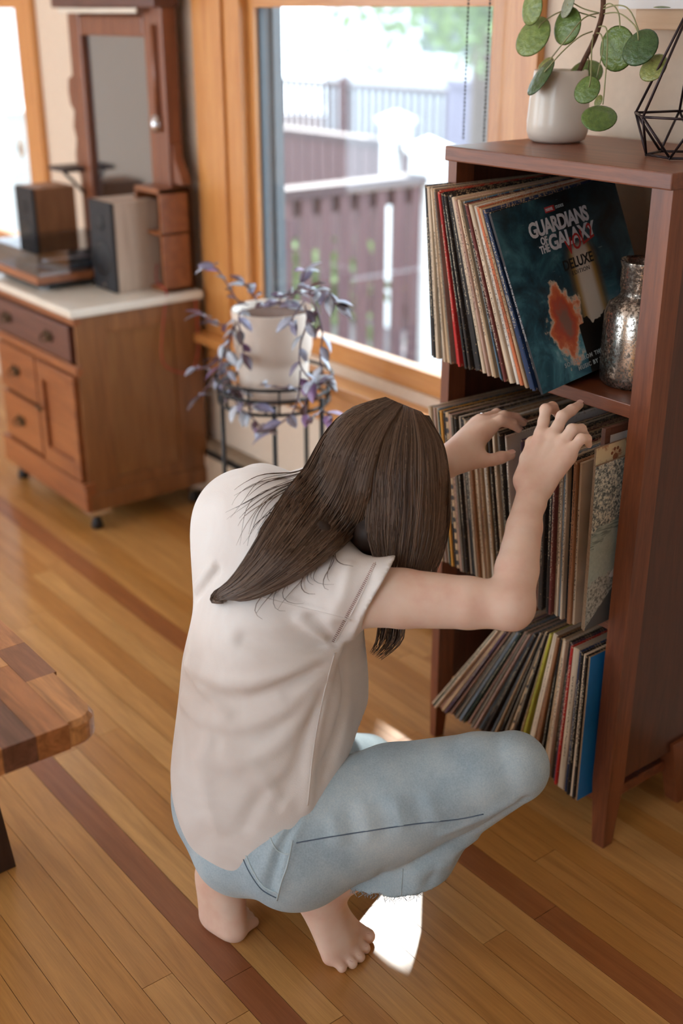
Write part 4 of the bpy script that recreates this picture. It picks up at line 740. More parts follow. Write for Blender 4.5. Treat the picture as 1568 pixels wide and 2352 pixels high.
lt = thing('lattice_fence', 'weathered lattice topped fence far behind the railing', 'fence', (-10, 9, -0.55)); a = [box('fence_board', -16 + i * 0.25, -16 + i * 0.25 + 0.235, 9.0, 9.03, -0.55, 0.10, M['railwoodz']) for i in range(44)]
a.append(box('fence_cap', -16, -5, 8.96, 9.06, 0.68, 0.74, M['railwood'])); a.append(box('fence_rail', -16, -5, 8.98, 9.05, 0.10, 0.17, M['railwood']))
for i in range(90): a.append(box('lattice_slat', -16 + i * 0.122, -16 + i * 0.122 + 0.062, 9.01, 9.025, 0.17, 0.68, M['railwood']))
for i in range(6): a.append(box('fence_post', -15.5 + i * 2.0, -15.4 + i * 2.0, 8.95, 9.05, -0.55, 0.8, M['railwoodz']))
adopt(lt, a)
M['tleafg'] = plain('tree_leaf', srgb(104, 126, 74), 0.6, var=0.25); M['bark'] = plain('tree_bark', srgb(96, 80, 70), 0.9, nscale=20)
def leafcloud(rs, n, gen, size):
    vs = []; fs = []
    for i in range(n):
        c = gen(rs)
        if c is None: continue
        u = Vector(rs.normal(size=3)).normalized(); v = u.orthogonal().normalized(); s = size * rs.uniform(0.6, 1.3); b = len(vs)
        vs += [c - u * s, c + v * s * 0.45, c + u * s, c - v * s * 0.45]; fs.append((b, b + 1, b + 2, b + 3))
    return vs, fs
# tree whose low branch shows at the top right of the window; its unseen high crown is added, gaps shaped to drop set sun patches
SUN_PATCH_GAPS = [[(-1.30, 1.20), (-1.165, 1.075), (-1.17, 1.005), (-1.28, 0.97), (-1.36, 1.10)], [(-1.74, 1.52), (-1.60, 1.53), (-1.62, 1.455), (-1.72, 1.445)], [(-1.82, 1.46), (-1.75, 1.47), (-1.76, 1.39), (-1.83, 1.38)], [(-1.62, 1.28), (-1.50, 1.28), (-1.48, 1.18), (-1.62, 1.17)], [(-1.66, 0.93), (-1.58, 0.93), (-1.57, 0.84), (-1.66, 0.84)]]
def inpoly(x, y, poly):
    c = False; n = len(poly)
    for i in range(n):
        x1, y1 = poly[i]; x2, y2 = poly[(i + 1) % n]
        if (y1 > y) != (y2 > y) and x < (x2 - x1) * (y - y1) / (y2 - y1) + x1: c = not c
    return c
CANO = Vector((-2.15, 1.75, 0.9)) + SUNDIR * 5.0
def gen(rs):
    p = CANO + Vector((rs.normal() * 0.75, rs.normal() * 0.75, rs.normal() * 0.30)); f = p - SUNDIR * (p.z / SUNDIR.z)
    for gx, gy in ((0, 0), (0.03, 0), (-0.03, 0), (0, 0.03), (0, -0.03)):
        if any(inpoly(f.x + gx, f.y + gy, q) for q in SUN_PATCH_GAPS): return None
    return p
tree = thing('garden_tree', 'leafy green tree overhanging the garden outside the window', 'tree', (-6.9, 6.6, -0.55)); rs = np.random.RandomState(3)
vs, fs = leafcloud(rs, 9000, gen, 0.055)
def gen2(rs): p = Vector((-6.15, 6.0, 1.62)) + Vector((rs.normal() * 0.50, rs.normal() * 0.4, rs.normal() * 0.20)); return p if p.z > 1.05 else None
v2, f2 = leafcloud(rs, 1700, gen2, 0.05)
a = [mesh_obj('crown', vs + v2, fs + [tuple(i + len(vs) for i in f) for f in f2], M['tleafg']), tube('trunk', smoothcurve([(-6.9, 6.9, -0.55), (-6.85, 6.8, 1.5), (-6.2, 6.0, 3.4), (CANO.x, CANO.y, CANO.z)], 6), [0.2 - 0.008 * i for i in range(19)], M['bark'], None, 10), tube('low_branch', smoothcurve([(-6.86, 6.8, 1.4), (-6.6, 6.4, 1.75), (-6.1, 5.9, 1.65)], 5), 0.03, M['bark'], None, 6)]
a[0]['kind'] = 'stuff'; adopt(tree, a)
shr = thing('garden_shrub', 'low green shrub growing below the deck railing', 'shrub', (-5.75, 4.0, -0.55))
def gen3(rs): return Vector((-5.75, 4.0, -0.12)) + Vector((np.clip(rs.normal(), -2, 2) * 0.22, np.clip(rs.normal(), -2, 2) * 0.28, np.clip(rs.normal(), -2, 2) * 0.17))
v, f = leafcloud(rs, 700, gen3, 0.06); q = mesh_obj('foliage', v, f, M['tleafg']); q['kind'] = 'stuff'; adopt(shr, [q, tube('stem', [(-5.75, 4.0, -0.55), (-5.75, 4.0, -0.1)], 0.02, M['bark'], None, 6)])
gt = thing('garden_gate', 'lavender grey board gate far right of the white posts', 'gate', (-7.6, 8.2, -0.55)); g0 = ony(1028, 180, 8.2); M['lav'] = wood('weathered_grey_board', srgb(128, 122, 140), srgb(98, 94, 112), 'z', 1, 0.7)
a = [box('gate_board', g0.x + i * 0.14, g0.x + i * 0.14 + 0.132, 8.2, 8.23, -0.55, g0.z - 0.03, M['lav']) for i in range(12)] + [box('gate_rail', g0.x - 0.02, g0.x + 1.72, 8.17, 8.2, z, z + 0.07, M['lav']) for z in (g0.z - 0.07, 0.1)]; adopt(gt, a)
hs = thing('neighbour_house', 'pale neighbouring house behind the fence', 'house', (-13.5, 13, -0.55)); M['siding'] = plain('pale_siding', srgb(190, 194, 198), 0.7, var=0.03)
a = [box('siding_board', -17, -9, 12.9 - 0.01 * (i % 2), 14, -0.55 + i * 0.2, -0.552 + (i + 1) * 0.2, M['siding']) for i in range(20)]
a += [box('window_pane', -14.5, -13.3, 12.84, 12.88, 0.9, 2.2, M['sash']), box('window_trim', -14.6, -13.2, 12.86, 12.89, 0.8, 2.3, M['pwhite'])]; adopt(hs, a)
# ================================================================== sculpting by distance fields (continuous surfaces)
def V3(p): return np.array((p[0], p[1], p[2]), float)
class Field:
    def __init__(s): s.prims = []; s.post = []; s.ridges = []
    def cone(s, a, b, ra, rb, k=0.02, sub=False):
        a = V3(a); b = V3(b)
        def f(p, a=a, b=b, ra=ra, rb=rb):
            ba = b - a; l2 = ba @ ba; h = np.clip(((p - a) @ ba) / max(l2, 1e-12), 0, 1)
            q = p - a - h[:, None] * ba
            return np.sqrt(np.einsum('ij,ij->i', q, q)) - (ra + (rb - ra) * h)
        s.prims.append((f, k, sub)); return s
    def chain(s, pts, rads, k=0.02):
        for i in range(len(pts) - 1): s.cone(pts[i], pts[i + 1], rads[i], rads[i + 1], k if i == 0 else 0.006)
        return s
    def ell(s, c, ax, rad, k=0.03, sub=False):
        c = V3(c); A = np.array([V3(v) / np.linalg.norm(V3(v)) for v in ax]); r = np.array(rad, float)
        def f(p, c=c, A=A, r=r):
            q = (p - c) @ A.T; k0 = np.sqrt((((q / r)) ** 2).sum(1)); k1 = np.sqrt(((q / (r * r)) ** 2).sum(1))
            return np.where(k1 > 1e-9, k0 * (k0 - 1.0) / np.maximum(k1, 1e-9), -r.min())
        s.prims.append((f, k, sub)); return s
    def cut_cone(s, a, b, ra, rb, pp, pn, k=0.02):      # tapered limb sliced by a plane
        Field.cone(s, a, b, ra, rb, k); f0 = s.prims.pop()[0]; pp = V3(pp); pn = V3(pn)
        s.prims.append((lambda p: np.maximum(f0(p), (p - pp) @ pn), k, False)); return s
    def ridge(s, pts, amp, width):      # raised (or sunk) fold along a polyline
        pts = [V3(p) for p in pts]
        def f(p, d):
            m = np.full(len(p), 1e9)
            for a, b in zip(pts, pts[1:]):
                ba = b - a; h = np.clip(((p - a) @ ba) / max(ba @ ba, 1e-12), 0, 1); q = p - a - h[:, None] * ba
                m = np.minimum(m, np.einsum('ij,ij->i', q, q))
            return d - amp * np.exp(-m / (width * width))
        c = np.mean(pts, 0); s.ridges.append((f, c, max(np.linalg.norm(q - c) for q in pts) + 2.6 * width)); return s
    def eval(s, p, idx=None):
        d = None
        for i, (f, k, sub) in enumerate(s.prims):
            if idx is not None and i not in idx: continue
            e = f(p)
            if d is None: d = np.full(len(p), 1.0) if sub else e; continue
            if sub:
                e = -e; h = np.maximum(k - np.abs(d - e), 0) / k; d = np.maximum(d, e) + h * h * k * 0.25
            else:
                h = np.maximum(k - np.abs(d - e), 0) / k; d = np.minimum(d, e) - h * h * k * 0.25
        if d is None: d = np.full(len(p), 1.0)
        c = p.mean(0); rr = np.sqrt(((p - c) ** 2).sum(1).max())
        for f, rc, rad in s.ridges:
            if np.linalg.norm(c - rc) < rr + rad: d = f(p, d)
        for f in s.post: d = f(p, d)
        return d
    def mesh(s, lo, hi, h, n=14):
        lo = np.array(lo, float); hi = np.array(hi, float); nb = np.ceil((hi - lo) / (h * n)).astype(int)
        G = np.stack(np.meshgrid(*[np.arange(m) for m in nb], indexing='ij'), -1).reshape(-1, 3)
        cen = lo + (G + 0.5) * n * h; R = n * h * 0.5 * 1.7321
        D = np.stack([f(cen) for f, k, sub in s.prims], 1); subm = np.array([q[2] for q in s.prims]); kk = np.array([q[1] for q in s.prims])
        full = s.eval(cen); cand = np.where(np.abs(full) < R * 1.25 + 0.02)[0]
        N = nb * n + 2; ids = []; vts = []; quads = []
        ar = np.arange(n + 1); loc = np.stack(np.meshgrid(ar, ar, ar, indexing='ij'), -1).reshape(-1, 3)
        gid = lambda c: (c[..., 0].astype(np.int64) * N[1] + c[..., 1]) * N[2] + c[..., 2]
        co = np.array([(0, 0, 0), (1, 0, 0), (0, 1, 0), (1, 1, 0), (0, 0, 1), (1, 0, 1), (0, 1, 1), (1, 1, 1)])
        ed = [(0, 1), (2, 3), (4, 5), (6, 7), (0, 2), (1, 3), (4, 6), (5, 7), (0, 4), (1, 5), (2, 6), (3, 7)]
        for b in cand:
            base = G[b] * n; pts = lo + (base + loc) * h
            dm = D[b][~subm].min(); keep = set(np.where(np.where(subm, D[b] < R + kk + 0.03, D[b] < dm + 2 * R + kk))[0].tolist())
            d = s.eval(pts, keep).reshape(n + 1, n + 1, n + 1); sg = d < 0
            if sg.all() or not sg.any(): continue
            cnt = sum(sg[c[0]:n + c[0], c[1]:n + c[1], c[2]:n + c[2]].astype(np.int8) for c in co)
            ac = np.argwhere((cnt > 0) & (cnt < 8))
            if len(ac):
                vals = np.stack([d[ac[:, 0] + c[0], ac[:, 1] + c[1], ac[:, 2] + c[2]] for c in co], 1)
                acc = np.zeros((len(ac), 3)); w = np.zeros(len(ac))
                for i, j in ed:
                    a, e = vals[:, i], vals[:, j]; cr = (a < 0) != (e < 0); t = np.where(cr, a / np.where(cr, a - e, 1), 0)
                    acc += cr[:, None] * (co[i] + (co[j] - co[i]) * t[:, None]); w += cr
                vts.append(lo + (base + ac + acc / w[:, None]) * h); ids.append(gid(base + ac))
            for ax in range(3):
                sl0 = [slice(0, n)] * 3; sl1 = [slice(0, n)] * 3; sl1[ax] = slice(1, n + 1)
                A = sg[tuple(sl0)]; B = sg[tuple(sl1)]; E = np.argwhere(A != B)
                if not len(E): continue
                o1 = np.zeros(3, int); o2 = np.zeros(3, int); o1[(ax + 1) % 3] = 1; o2[(ax + 2) % 3] = 1; c = base + E
                q = np.stack([gid(c - o1 - o2), gid(c - o2), gid(c), gid(c - o1)], 1); fl = ~A[tuple(E.T)]
                q[fl] = q[fl][:, ::-1]; quads.append(q)
        ids = np.concatenate(ids); vts = np.concatenate(vts); quads = np.concatenate(quads)
        u, first = np.unique(ids, return_index=True); pos = np.searchsorted(u, quads); pos = np.clip(pos, 0, len(u) - 1); ok = (u[pos] == quads).all(1)
        return vts[first], pos[ok]
def np_mesh(name, v, q, mat, parent=None):
    me = bpy.data.meshes.new(name); nq = len(q); me.vertices.add(len(v)); me.vertices.foreach_set('co', v.astype(np.float32).ravel())
    k_ = q.shape[1]; me.loops.add(nq * k_); me.loops.foreach_set('vertex_index', q.astype(np.int32).ravel()); me.polygons.add(nq)
    me.polygons.foreach_set('loop_start', np.arange(0, nq * k_, k_, dtype=np.int32)); me.polygons.foreach_set('use_smooth', np.ones(nq, bool)); me.update(); me.validate()
    return link_mesh(name, me, mat, parent)
# ------------------------------------------------------------------ joints
fwdv = Vector((-0.12, 0.99, 0)).normalized(); rgt = Vector((0.99, 0.12, 0)).normalized(); upv = Vector((0, 0, 1))
shR = P(795, 1366, 1.835); elR = P(1172, 1391, 1.775); wrR = P(1222, 1108, 1.905)
shL = P(600, 1150, 2.08); elL = Vector((-1.56, 1.26, 0.60)); wrL = P(1030, 1058, 2.03)
pelv = Vector((-1.375, 0.915, 0.262)); hipR = pelv + rgt * 0.09; hipL = pelv - rgt * 0.09
knR = P(1178, 1762, 1.875); anR = P(738, 2045, 1.995); knL = P(838, 1765, 2.29); anL = P(505, 2000, 2.085)
headc = P(885, 1105, 1.905); neck0 = P(690, 1190, 2.0)
person = thing('person', 'person in white shirt and light jeans squatting to browse records', 'person', (-1.38, 0.95, 0.0))
# ------------------------------------------------------------------ body
B = Field()
sp_up = (neck0 - pelv).normalized()
B.ell(pelv, (rgt, fwdv, upv), (0.155, 0.115, 0.12), 0.05)
B.ell(P(610, 1600, 1.985), (rgt, fwdv, sp_up), (0.125, 0.095, 0.16), 0.06)
B.ell(P(640, 1360, 1.985), (rgt, fwdv, sp_up), (0.145, 0.105, 0.17), 0.06)
B.cone(shR, shL, 0.052, 0.052, 0.06)
B.cone(neck0, headc + Vector((-0.03, -0.02, -0.04)), 0.055, 0.048, 0.04)
facd = (fwdv * 0.75 + rgt * 0.25 - upv * 0.62).normalized(); hup = (upv * 0.75 + fwdv * 0.6).normalized(); hup = (hup - facd * hup.dot(facd)).normalized(); hsd = facd.cross(hup).normalized()
B.ell(headc, (hsd, facd, hup), (0.070, 0.088, 0.092), 0.03)
B.ell(headc + facd * 0.03 - hup * 0.05, (hsd, facd, hup), (0.055, 0.058, 0.065), 0.03)
B.cone(headc + facd * 0.083 - hup * 0.005, headc + facd * 0.104 - hup * 0.035, 0.007, 0.011, 0.012)
for sx in (-1, 1):
    B.ell(headc + hsd * sx * 0.072 - hup * 0.015, (hsd, facd, hup), (0.008, 0.02, 0.03), 0.006)
    B.ell(headc + facd * 0.092 + hsd * sx * 0.03 - hup * 0.006, (hsd, facd, hup), (0.015, 0.012, 0.010), 0.01, True)
    B.ell(headc + facd * 0.078 + hsd * sx * 0.03 - hup * 0.006, (hsd, facd, hup), (0.012, 0.010, 0.009), 0.004)
B.cone(headc + facd * 0.085 - hup * 0.062 - hsd * 0.018, headc + facd * 0.085 - hup * 0.062 + hsd * 0.018, 0.006, 0.006, 0.006)
# legs
B.chain([hipR, hipR.lerp(knR, 0.5), knR], [0.090, 0.075, 0.046], 0.02); B.chain([knR, knR.lerp(anR, 0.35), anR], [0.044, 0.046, 0.031], 0.01)
B.chain([hipL, hipL.lerp(knL, 0.5), knL], [0.085, 0.075, 0.046], 0.02); B.chain([knL, knL.lerp(anL, 0.35), anL], [0.044, 0.046, 0.031], 0.01)
# right foot on its toes
toeb = [(809, 2137), (800, 2158), (797, 2174), (780, 2184), (759, 2197)]; toet = [(844, 2150), (838, 2178), (826, 2198), (809, 2213), (785, 2222)]
tr = [0.0125, 0.0092, 0.0088, 0.0084, 0.0082]
heelR = anR + Vector((-0.030, -0.038, 0.012))
B.cone(anR, heelR, 0.030, 0.026, 0.03); B.cone(anR + Vector((0, 0, -0.005)), onz(772, 2150, 0.04), 0.030, 0.026, 0.03)
for i, (b, t, r) in enumerate(zip(toeb, toet, tr)):
    pb = onz(b[0], b[1], r + 0.012); pt = onz(t[0], t[1], r + 0.001); mid = pb.lerp(pt, 0.5) + Vector((0, 0, 0.003))
    B.cone(anR.lerp(heelR, 0.3), pb, 0.024, r + 0.006, 0.02)
    B.cone(pb, mid, r + 0.003, r, 0.008); B.cone(mid, pt, r, r * 1.08, 0.004)
# left foot: heel up, sole seen from behind
heelL = P(508, 2020, 2.065); ballL = onz(512, 2108, 0.030); fdir = (Vector((knL.x, knL.y, 0)) - Vector((ballL.x, ballL.y, 0))).normalized(); fsd = Vector((fdir.y, -fdir.x, 0))
B.cone(anL, heelL, 0.032, 0.030, 0.03)
for j in range(5):
    off = fsd * (0.032 - j * 0.016); bb = ballL + off + Vector((0, 0, -0.008)); B.cone(heelL + off * 0.5, bb, 0.026, 0.019, 0.025)
    B.cone(bb, bb + fdir * (0.055 - abs(j - 3) * 0.004) + Vector((0, 0, -0.012)), 0.014, 0.0095, 0.008)
# right arm
ud = (elR - shR).normalized()
B.chain([shR, shR.lerp(elR, 0.35), shR.lerp(elR, 0.75), elR], [0.050, 0.046, 0.040, 0.035], 0.02)
B.cone(P(1178, 1407, 1.785), P(1186, 1404, 1.79), 0.017, 0.015, 0.025)
B.chain([elR, elR.lerp(wrR, 0.28), elR.lerp(wrR, 0.62), elR.lerp(wrR, 0.9)], [0.0335, 0.0335, 0.0280, 0.0220], 0.015)
wsd = (P(1253, 1122, 1.90) - P(1190, 1094, 1.91)).normalized()
B.cone(wrR - wsd * 0.009, wrR + wsd * 0.009, 0.0165, 0.0165, 0.02); B.cone(elR.lerp(wrR, 0.85) + wsd * 0.009, wrR + wsd * 0.011, 0.0185, 0.0155, 0.015)
def finger(pts, rads, k=0.006): B.chain(pts, rads, k)
RB = [P(1243, 996, 1.943), P(1270, 1003, 1.926), P(1292, 1018, 1.908), P(1307, 1040, 1.893)]
RF = [[P(1253, 941, 1.968), P(1268, 935, 1.988), P(1281, 953, 1.996)], [P(1291, 957, 1.944), P(1312, 942, 1.960), P(1330, 930, 1.977)], [P(1313, 987, 1.905), P(1334, 986, 1.922), P(1346, 1003, 1.940)], [P(1334, 1008, 1.886), P(1347, 1008, 1.900), P(1352, 1022, 1.915)]]
for i in range(4):
    st = wrR + wsd * (-0.012 + 0.0085 * i)
    B.cone(st, RB[i] + CF * 0.004, 0.014, 0.0112, 0.016)
    B.cone(st.lerp(RB[i], 0.35) - CF * 0.0095, RB[i] - CF * 0.0065, 0.0035, 0.0055, 0.006)          # tendon
    r = [0.0092, 0.0094, 0.0088, 0.0078][i]; p1, p2, p3 = RF[i]
    finger([RB[i], RB[i].lerp(p1, 0.5), p1, p1.lerp(p2, 0.5), p2, p3], [r + 0.0018, r - 0.0002, r + 0.0003, r - 0.0010, r - 0.0006, r - 0.0022])
B.cone(P(1246, 1118, 1.90), P(1300, 1052, 1.90), 0.012, 0.011, 0.02)       # outer edge of the palm
finger([wrR - wsd * 0.012, P(1212, 1055, 1.935), P(1222, 1018, 1.962), P(1240, 1000, 1.985)], [0.016, 0.013, 0.0105, 0.008], 0.012)
# left arm and hand
B.chain([shL, shL.lerp(elL, 0.5), elL], [0.050, 0.044, 0.035], 0.02); B.chain([elL, elL.lerp(wrL, 0.3), elL.lerp(wrL, 0.9)], [0.034, 0.033, 0.0220], 0.015)
lsd = (P(1028, 1036, 2.05) - P(1028, 1080, 2.01)).normalized(); B.cone(wrL - lsd * 0.008, wrL + lsd * 0.008, 0.0165, 0.0165, 0.02)
LB = [P(1113, 992, 2.065), P(1115, 973, 2.085), P(1104, 966, 2.102), P(1092, 972, 2.12)]
LF = [[P(1150, 966, 2.072), P(1176, 974, 2.087), P(1190, 986, 2.098)], [P(1157, 956, 2.097), P(1184, 960, 2.112), P(1201, 971, 2.122)], [P(1140, 950, 2.125), P(1160, 958, 2.14), P(1172, 970, 2.147)], [P(1116, 958, 2.145), P(1132, 966, 2.155), P(1142, 978, 2.158)]]
for i in range(4):
    st = wrL + lsd * (-0.006 + 0.006 * i); B.cone(st, LB[i] + CF * 0.002, 0.0145, 0.0112, 0.018)
    r = [0.0090, 0.0092, 0.0086, 0.0076][i]; p1, p2, p3 = LF[i]
    finger([LB[i], LB[i].lerp(p1, 0.5), p1, p1.lerp(p2, 0.5), p2, p3], [r + 0.0018, r, r + 0.0003, r - 0.0010, r - 0.0006, r - 0.0022])
B.cone(wrL - lsd * 0.008, P(1098, 1042, 2.042), 0.0175, 0.0125, 0.02); B.cone(P(1070, 1040, 2.045), LB[0], 0.014, 0.010, 0.02)
finger([P(1062, 1062, 2.032), P(1110, 1058, 2.036), P(1132, 1056, 2.044), P(1150, 1051, 2.050), P(1173, 1045, 2.060)], [0.0165, 0.0115, 0.0100, 0.0104, 0.0082], 0.012)
bv, bq = B.mesh((-1.80, 0.70, -0.004), (-0.95, 1.56, 1.0), 0.0026)
k = NT('skin'); n1 = k.noise(k.coord('World'), 16, 4); n2 = k.noise(k.coord('World'), 420, 3)
k.col(k.ramp(n1, [(0.3, srgb(232, 186, 164)), (0.5, srgb(240, 204, 182)), (0.7, srgb(243, 214, 194))])); k.bump(n2, 0.12, 0.0006); M['skin'] = k.set(rough=0.5, spec=0.35, sss=0.12)
body = np_mesh('body', bv, bq, M['skin']); adopt(person, [body])
# finger and toe nails
def nail(c, d, nrm, w, l):
    d = d.normalized(); nrm = (nrm - d * nrm.dot(d)).normalized(); s_ = d.cross(nrm); bm = bmesh.new(); g = []
    for i in range(4): g.append([bm.verts.new(c + d * l * (i / 3 - 0.5) + s_ * w * x_ * (1 - 0.25 * (i == 3)) + nrm * (0.0012 - 0.0025 * x_ * x_)) for x_ in (-0.5, -0.25, 0, 0.25, 0.5)])
    for r0, r1 in zip(g, g[1:]):
        for i in range(4): bm.faces.new((r0[i], r0[i + 1], r1[i + 1], r1[i]))
    return bm_obj('nail', bm, M['nail'], None, True)
M['nail'] = plain('nail', srgb(236, 190, 174), 0.25, var=0.03)
nl_ = []
for i, (b, t, r) in enumerate(zip(toeb, toet, tr)):
    pb = onz(b[0], b[1], r + 0.012); pt = onz(t[0], t[1], r + 0.001); d = pt - pb; nl_.append(nail(pt + Vector((0, 0, r * 0.98)) - d.normalized() * 0.002, d, Vector((0, 0, 1)), r * 1.3, r * 1.3))
for pa, pb, r in ((LF[0][1], LF[0][2], 0.0066), (LF[1][1], LF[1][2], 0.0068), (P(1150, 1051, 2.050), P(1173, 1045, 2.060), 0.0080), (RF[1][1], RF[1][2], 0.0070), (RF[2][1], RF[2][2], 0.0064), (RF[3][1], RF[3][2], 0.0054)):
    dd_ = (pb - pa).normalized(); nn_ = (upv * 1.0 - CF * 0.5); nn_ = (nn_ - dd_ * nn_.dot(dd_)).normalized(); nl_.append(nail(pb + nn_ * (r - 0.0006), dd_, nn_, r * 1.35, r * 1.5))
adopt(person, nl_)
# ring on the left ring finger
rp = P(1109, 962, 2.108); rd = (LF[2][0] - LB[2]).normalized(); ru = rd.orthogonal().normalized(); rv = rd.cross(ru)
ringo = tube('ring', [rp + (ru * math.cos(i * math.pi / 12) + rv * math.sin(i * math.pi / 12)) * 0.0105 for i in range(25)], 0.0013, M['chrome'], None, 6); adopt(person, [ringo])
# ------------------------------------------------------------------ shirt
S = Field(); t_ax = Vector((0, 0, 1))
S.ell(P(592, 1800, 1.970), (rgt, fwdv, upv), (0.160, 0.135, 0.20), 0.06)
S.ell(P(614, 1610, 1.970), (rgt, fwdv, sp_up), (0.160, 0.132, 0.20), 0.05)
S.ell(P(635, 1390, 1.975), (rgt, fwdv, sp_up), (0.165, 0.120, 0.19), 0.05)
S.ell(P(600, 1240, 2.0), (rgt, fwdv, sp_up), (0.145, 0.10, 0.12), 0.05)
S.cone(shR, shL, 0.055, 0.058, 0.05); S.cone(neck0, P(715, 1150, 1.985), 0.058, 0.058, 0.03)
S.ell(P(765, 1610, 1.99), (rgt, fwdv, upv), (0.045, 0.07, 0.14), 0.04)
cA, cB = P(893, 1298, 1.84), P(780, 1499, 1.82); cn = (cB - cA).cross(CF).normalized(); cn = cn if cn.dot(ud) > 0 else -cn
S.cut_cone(shR + Vector((0, 0, -0.002)), shR + ud * 0.12 + Vector((0, 0, -0.004)), 0.056, 0.078, cA, cn, 0.03)
lud = (elL - shL).normalized(); S.cut_cone(shL, shL + lud * 0.14, 0.060, 0.075, shL + lud * 0.11, lud, 0.03)
S.cone(shR + ud * 0.045, shR + ud * 0.20, 0.050, 0.086, 0.004, True)
S.cone(shL + lud * 0.10, shL + lud * 0.20, 0.066, 0.075, 0.004, True)
pv = V3(pelv); rn, fn_ = V3(rgt), V3(fwdv)
def shirt_shape(p, d):       # curved shirt tail hem, rising to the side vents
    lat = (p - pv) @ rn; fr = (p - pv) @ fn_
    hgt = p[:, 2] - (0.192 + 0.085 * np.clip((lat + 0.02) / 0.17, -1.2, 1.2) ** 2 + 0.10 * np.clip(fr + 0.12, 0, 0.3) / 0.15)
    return np.maximum(d, -hgt * 0.8)
def px_ridge(F, pts, amp, w):      # lay a fold along the visible surface
    px = smoothcurve([Vector((q[0], q[1], 0)) for q in pts], 3); dirs = np.array([V3(ray(q.x, q.y).normalized()) for q in px]); t = np.full(len(px), 1.5); o_ = V3(CC)
    idx = set(range(len(F.prims)))
    for _ in range(60):
        dd_ = np.full(len(px), 1e9); p = o_ + dirs * t[:, None]; d0 = None
        for f, k, sub in F.prims:
            if sub: continue
            e_ = f(p)
            if d0 is None: d0 = e_
            else: h = np.maximum(k - np.abs(d0 - e_), 0) / k; d0 = np.minimum(d0, e_) - h * h * k * 0.25
        t += np.clip(d0, -0.02, 0.1) * 0.9
    p = o_ + dirs * t[:, None]; ok = np.abs(d0) < 0.01
    if ok.sum() > 1: F.ridge([Vector(q) for q in p[ok]], amp, w)
for pts, amp, w in (([(772, 1488), (700, 1528), (610, 1562), (510, 1568), (430, 1530)], 0.006, 0.011), ([(768, 1500), (742, 1600), (716, 1720), (704, 1850)], 0.006, 0.011), ([(765, 1482), (690, 1478), (620, 1478), (560, 1470)], -0.006, 0.014),
                    ([(752, 1520), (670, 1615), (570, 1665), (470, 1655), (420, 1610)], 0.006, 0.012), ([(742, 1560), (650, 1700), (550, 1752), (460, 1745)], 0.005, 0.013), ([(735, 1535), (660, 1570), (570, 1612), (480, 1605)], -0.006, 0.012), ([(790, 1520), (795, 1600), (772, 1700), (740, 1780)], -0.007, 0.012), ([(740, 1590), (690, 1740), (640, 1850)], -0.005, 0.012),
                    ([(412, 1400), (450, 1350), (490, 1298)], 0.007, 0.007), ([(424, 1412), (462, 1362), (500, 1310)], -0.005, 0.007), ([(408, 1410), (440, 1470), (450, 1560), (520, 1640)], 0.005, 0.010), ([(604, 1366), (700, 1392), (806, 1424)], 0.003, 0.005), ([(690, 1420), (725, 1450), (770, 1488)], 0.006, 0.009), ([(720, 1420), (745, 1450), (772, 1485)], -0.005, 0.008), ([(650, 1850), (600, 1780), (520, 1720)], 0.004, 0.013), ([(500, 1900), (470, 1800), (480, 1700)], 0.004, 0.014), ([(560, 1900), (600, 1830), (690, 1780)], -0.004, 0.013), ([(800, 1300), (790, 1360), (760, 1420)], 0.004, 0.010), ([(850, 1330), (820, 1400), (775, 1470)], -0.003, 0.010), ([(640, 1600), (560, 1620), (480, 1600)], 0.003, 0.010)):
    px_ridge(S, pts, amp * 1.45, w)
S.post.append(shirt_shape)
sv, sq = S.mesh((-1.86, 0.66, 0.10), (-1.08, 1.36, 0.92), 0.0036)
k = NT('white_cotton'); n1 = k.noise(k.coord('World'), 700, 2); n3 = k.noise(k.coord('World'), 7, 3, 0.5, 1.0)
k.col(k.ramp(n3, [(0.3, srgb(232, 224, 218)), (0.7, srgb(244, 240, 236))])); k.bump(k.math('ADD', n1, k.math('MULTIPLY', n3, 3.0)), 0.18, 0.002); M['shirt'] = k.set(rough=0.85, spec=0.2, sheen=0.2)
shirt = np_mesh('shirt', sv, sq, M['shirt']); adopt(person, [shirt])
# ------------------------------------------------------------------ jeans
J = Field()
J.ell(pelv + Vector((0, -0.005, 0.0)), (rgt, fwdv, upv), (0.150, 0.120, 0.12), 0.04)
J.ell(hipR + Vector((0.015, -0.03, -0.032)), (rgt, fwdv, upv), (0.090, 0.095, 0.095), 0.04); J.ell(hipL + Vector((0.02, -0.03, -0.03)), (rgt, fwdv, upv), (0.085, 0.095, 0.095), 0.04)
J.chain([hipR + Vector((0.015, -0.01, -0.01)), hipR.lerp(knR, 0.45) + Vector((0, 0, -0.006)), hipR.lerp(knR, 0.85), knR], [0.104, 0.095, 0.070, 0.057], 0.03)
hemR = P(830, 2010, 1.985); sdir = (hemR - knR).normalized(); h0, h1 = P(800, 2046, 1.93), P(970, 2050, 1.90); hA = h0; hN = (h1 - h0).cross(Vector((CF.x, CF.y, 0))).normalized(); hN = hN if hN.z < 0 else -hN
kd = CF * 0.018; J.cone(knR, knR.lerp(hemR, 0.4) + kd, 0.056, 0.060, 0.006); J.cut_cone(knR.lerp(hemR, 0.4) + kd, hemR + sdir * 0.10 + kd, 0.060, 0.076, hA, hN, 0.006)
J.cut_cone(knR.lerp(hemR, 0.6) + Vector((0.02, 0.02, 0.02)), P(892, 2110, 1.965), 0.056, 0.054, hA, hN, 0.01)
J.cut_cone(knR.lerp(hemR, 0.6), P(842, 2100, 1.972), 0.055, 0.056, hA, hN, 0.012)
J.ell(P(562, 1950, 1.985), (CR, CU, CF), (0.088, 0.078, 0.09), 0.03)
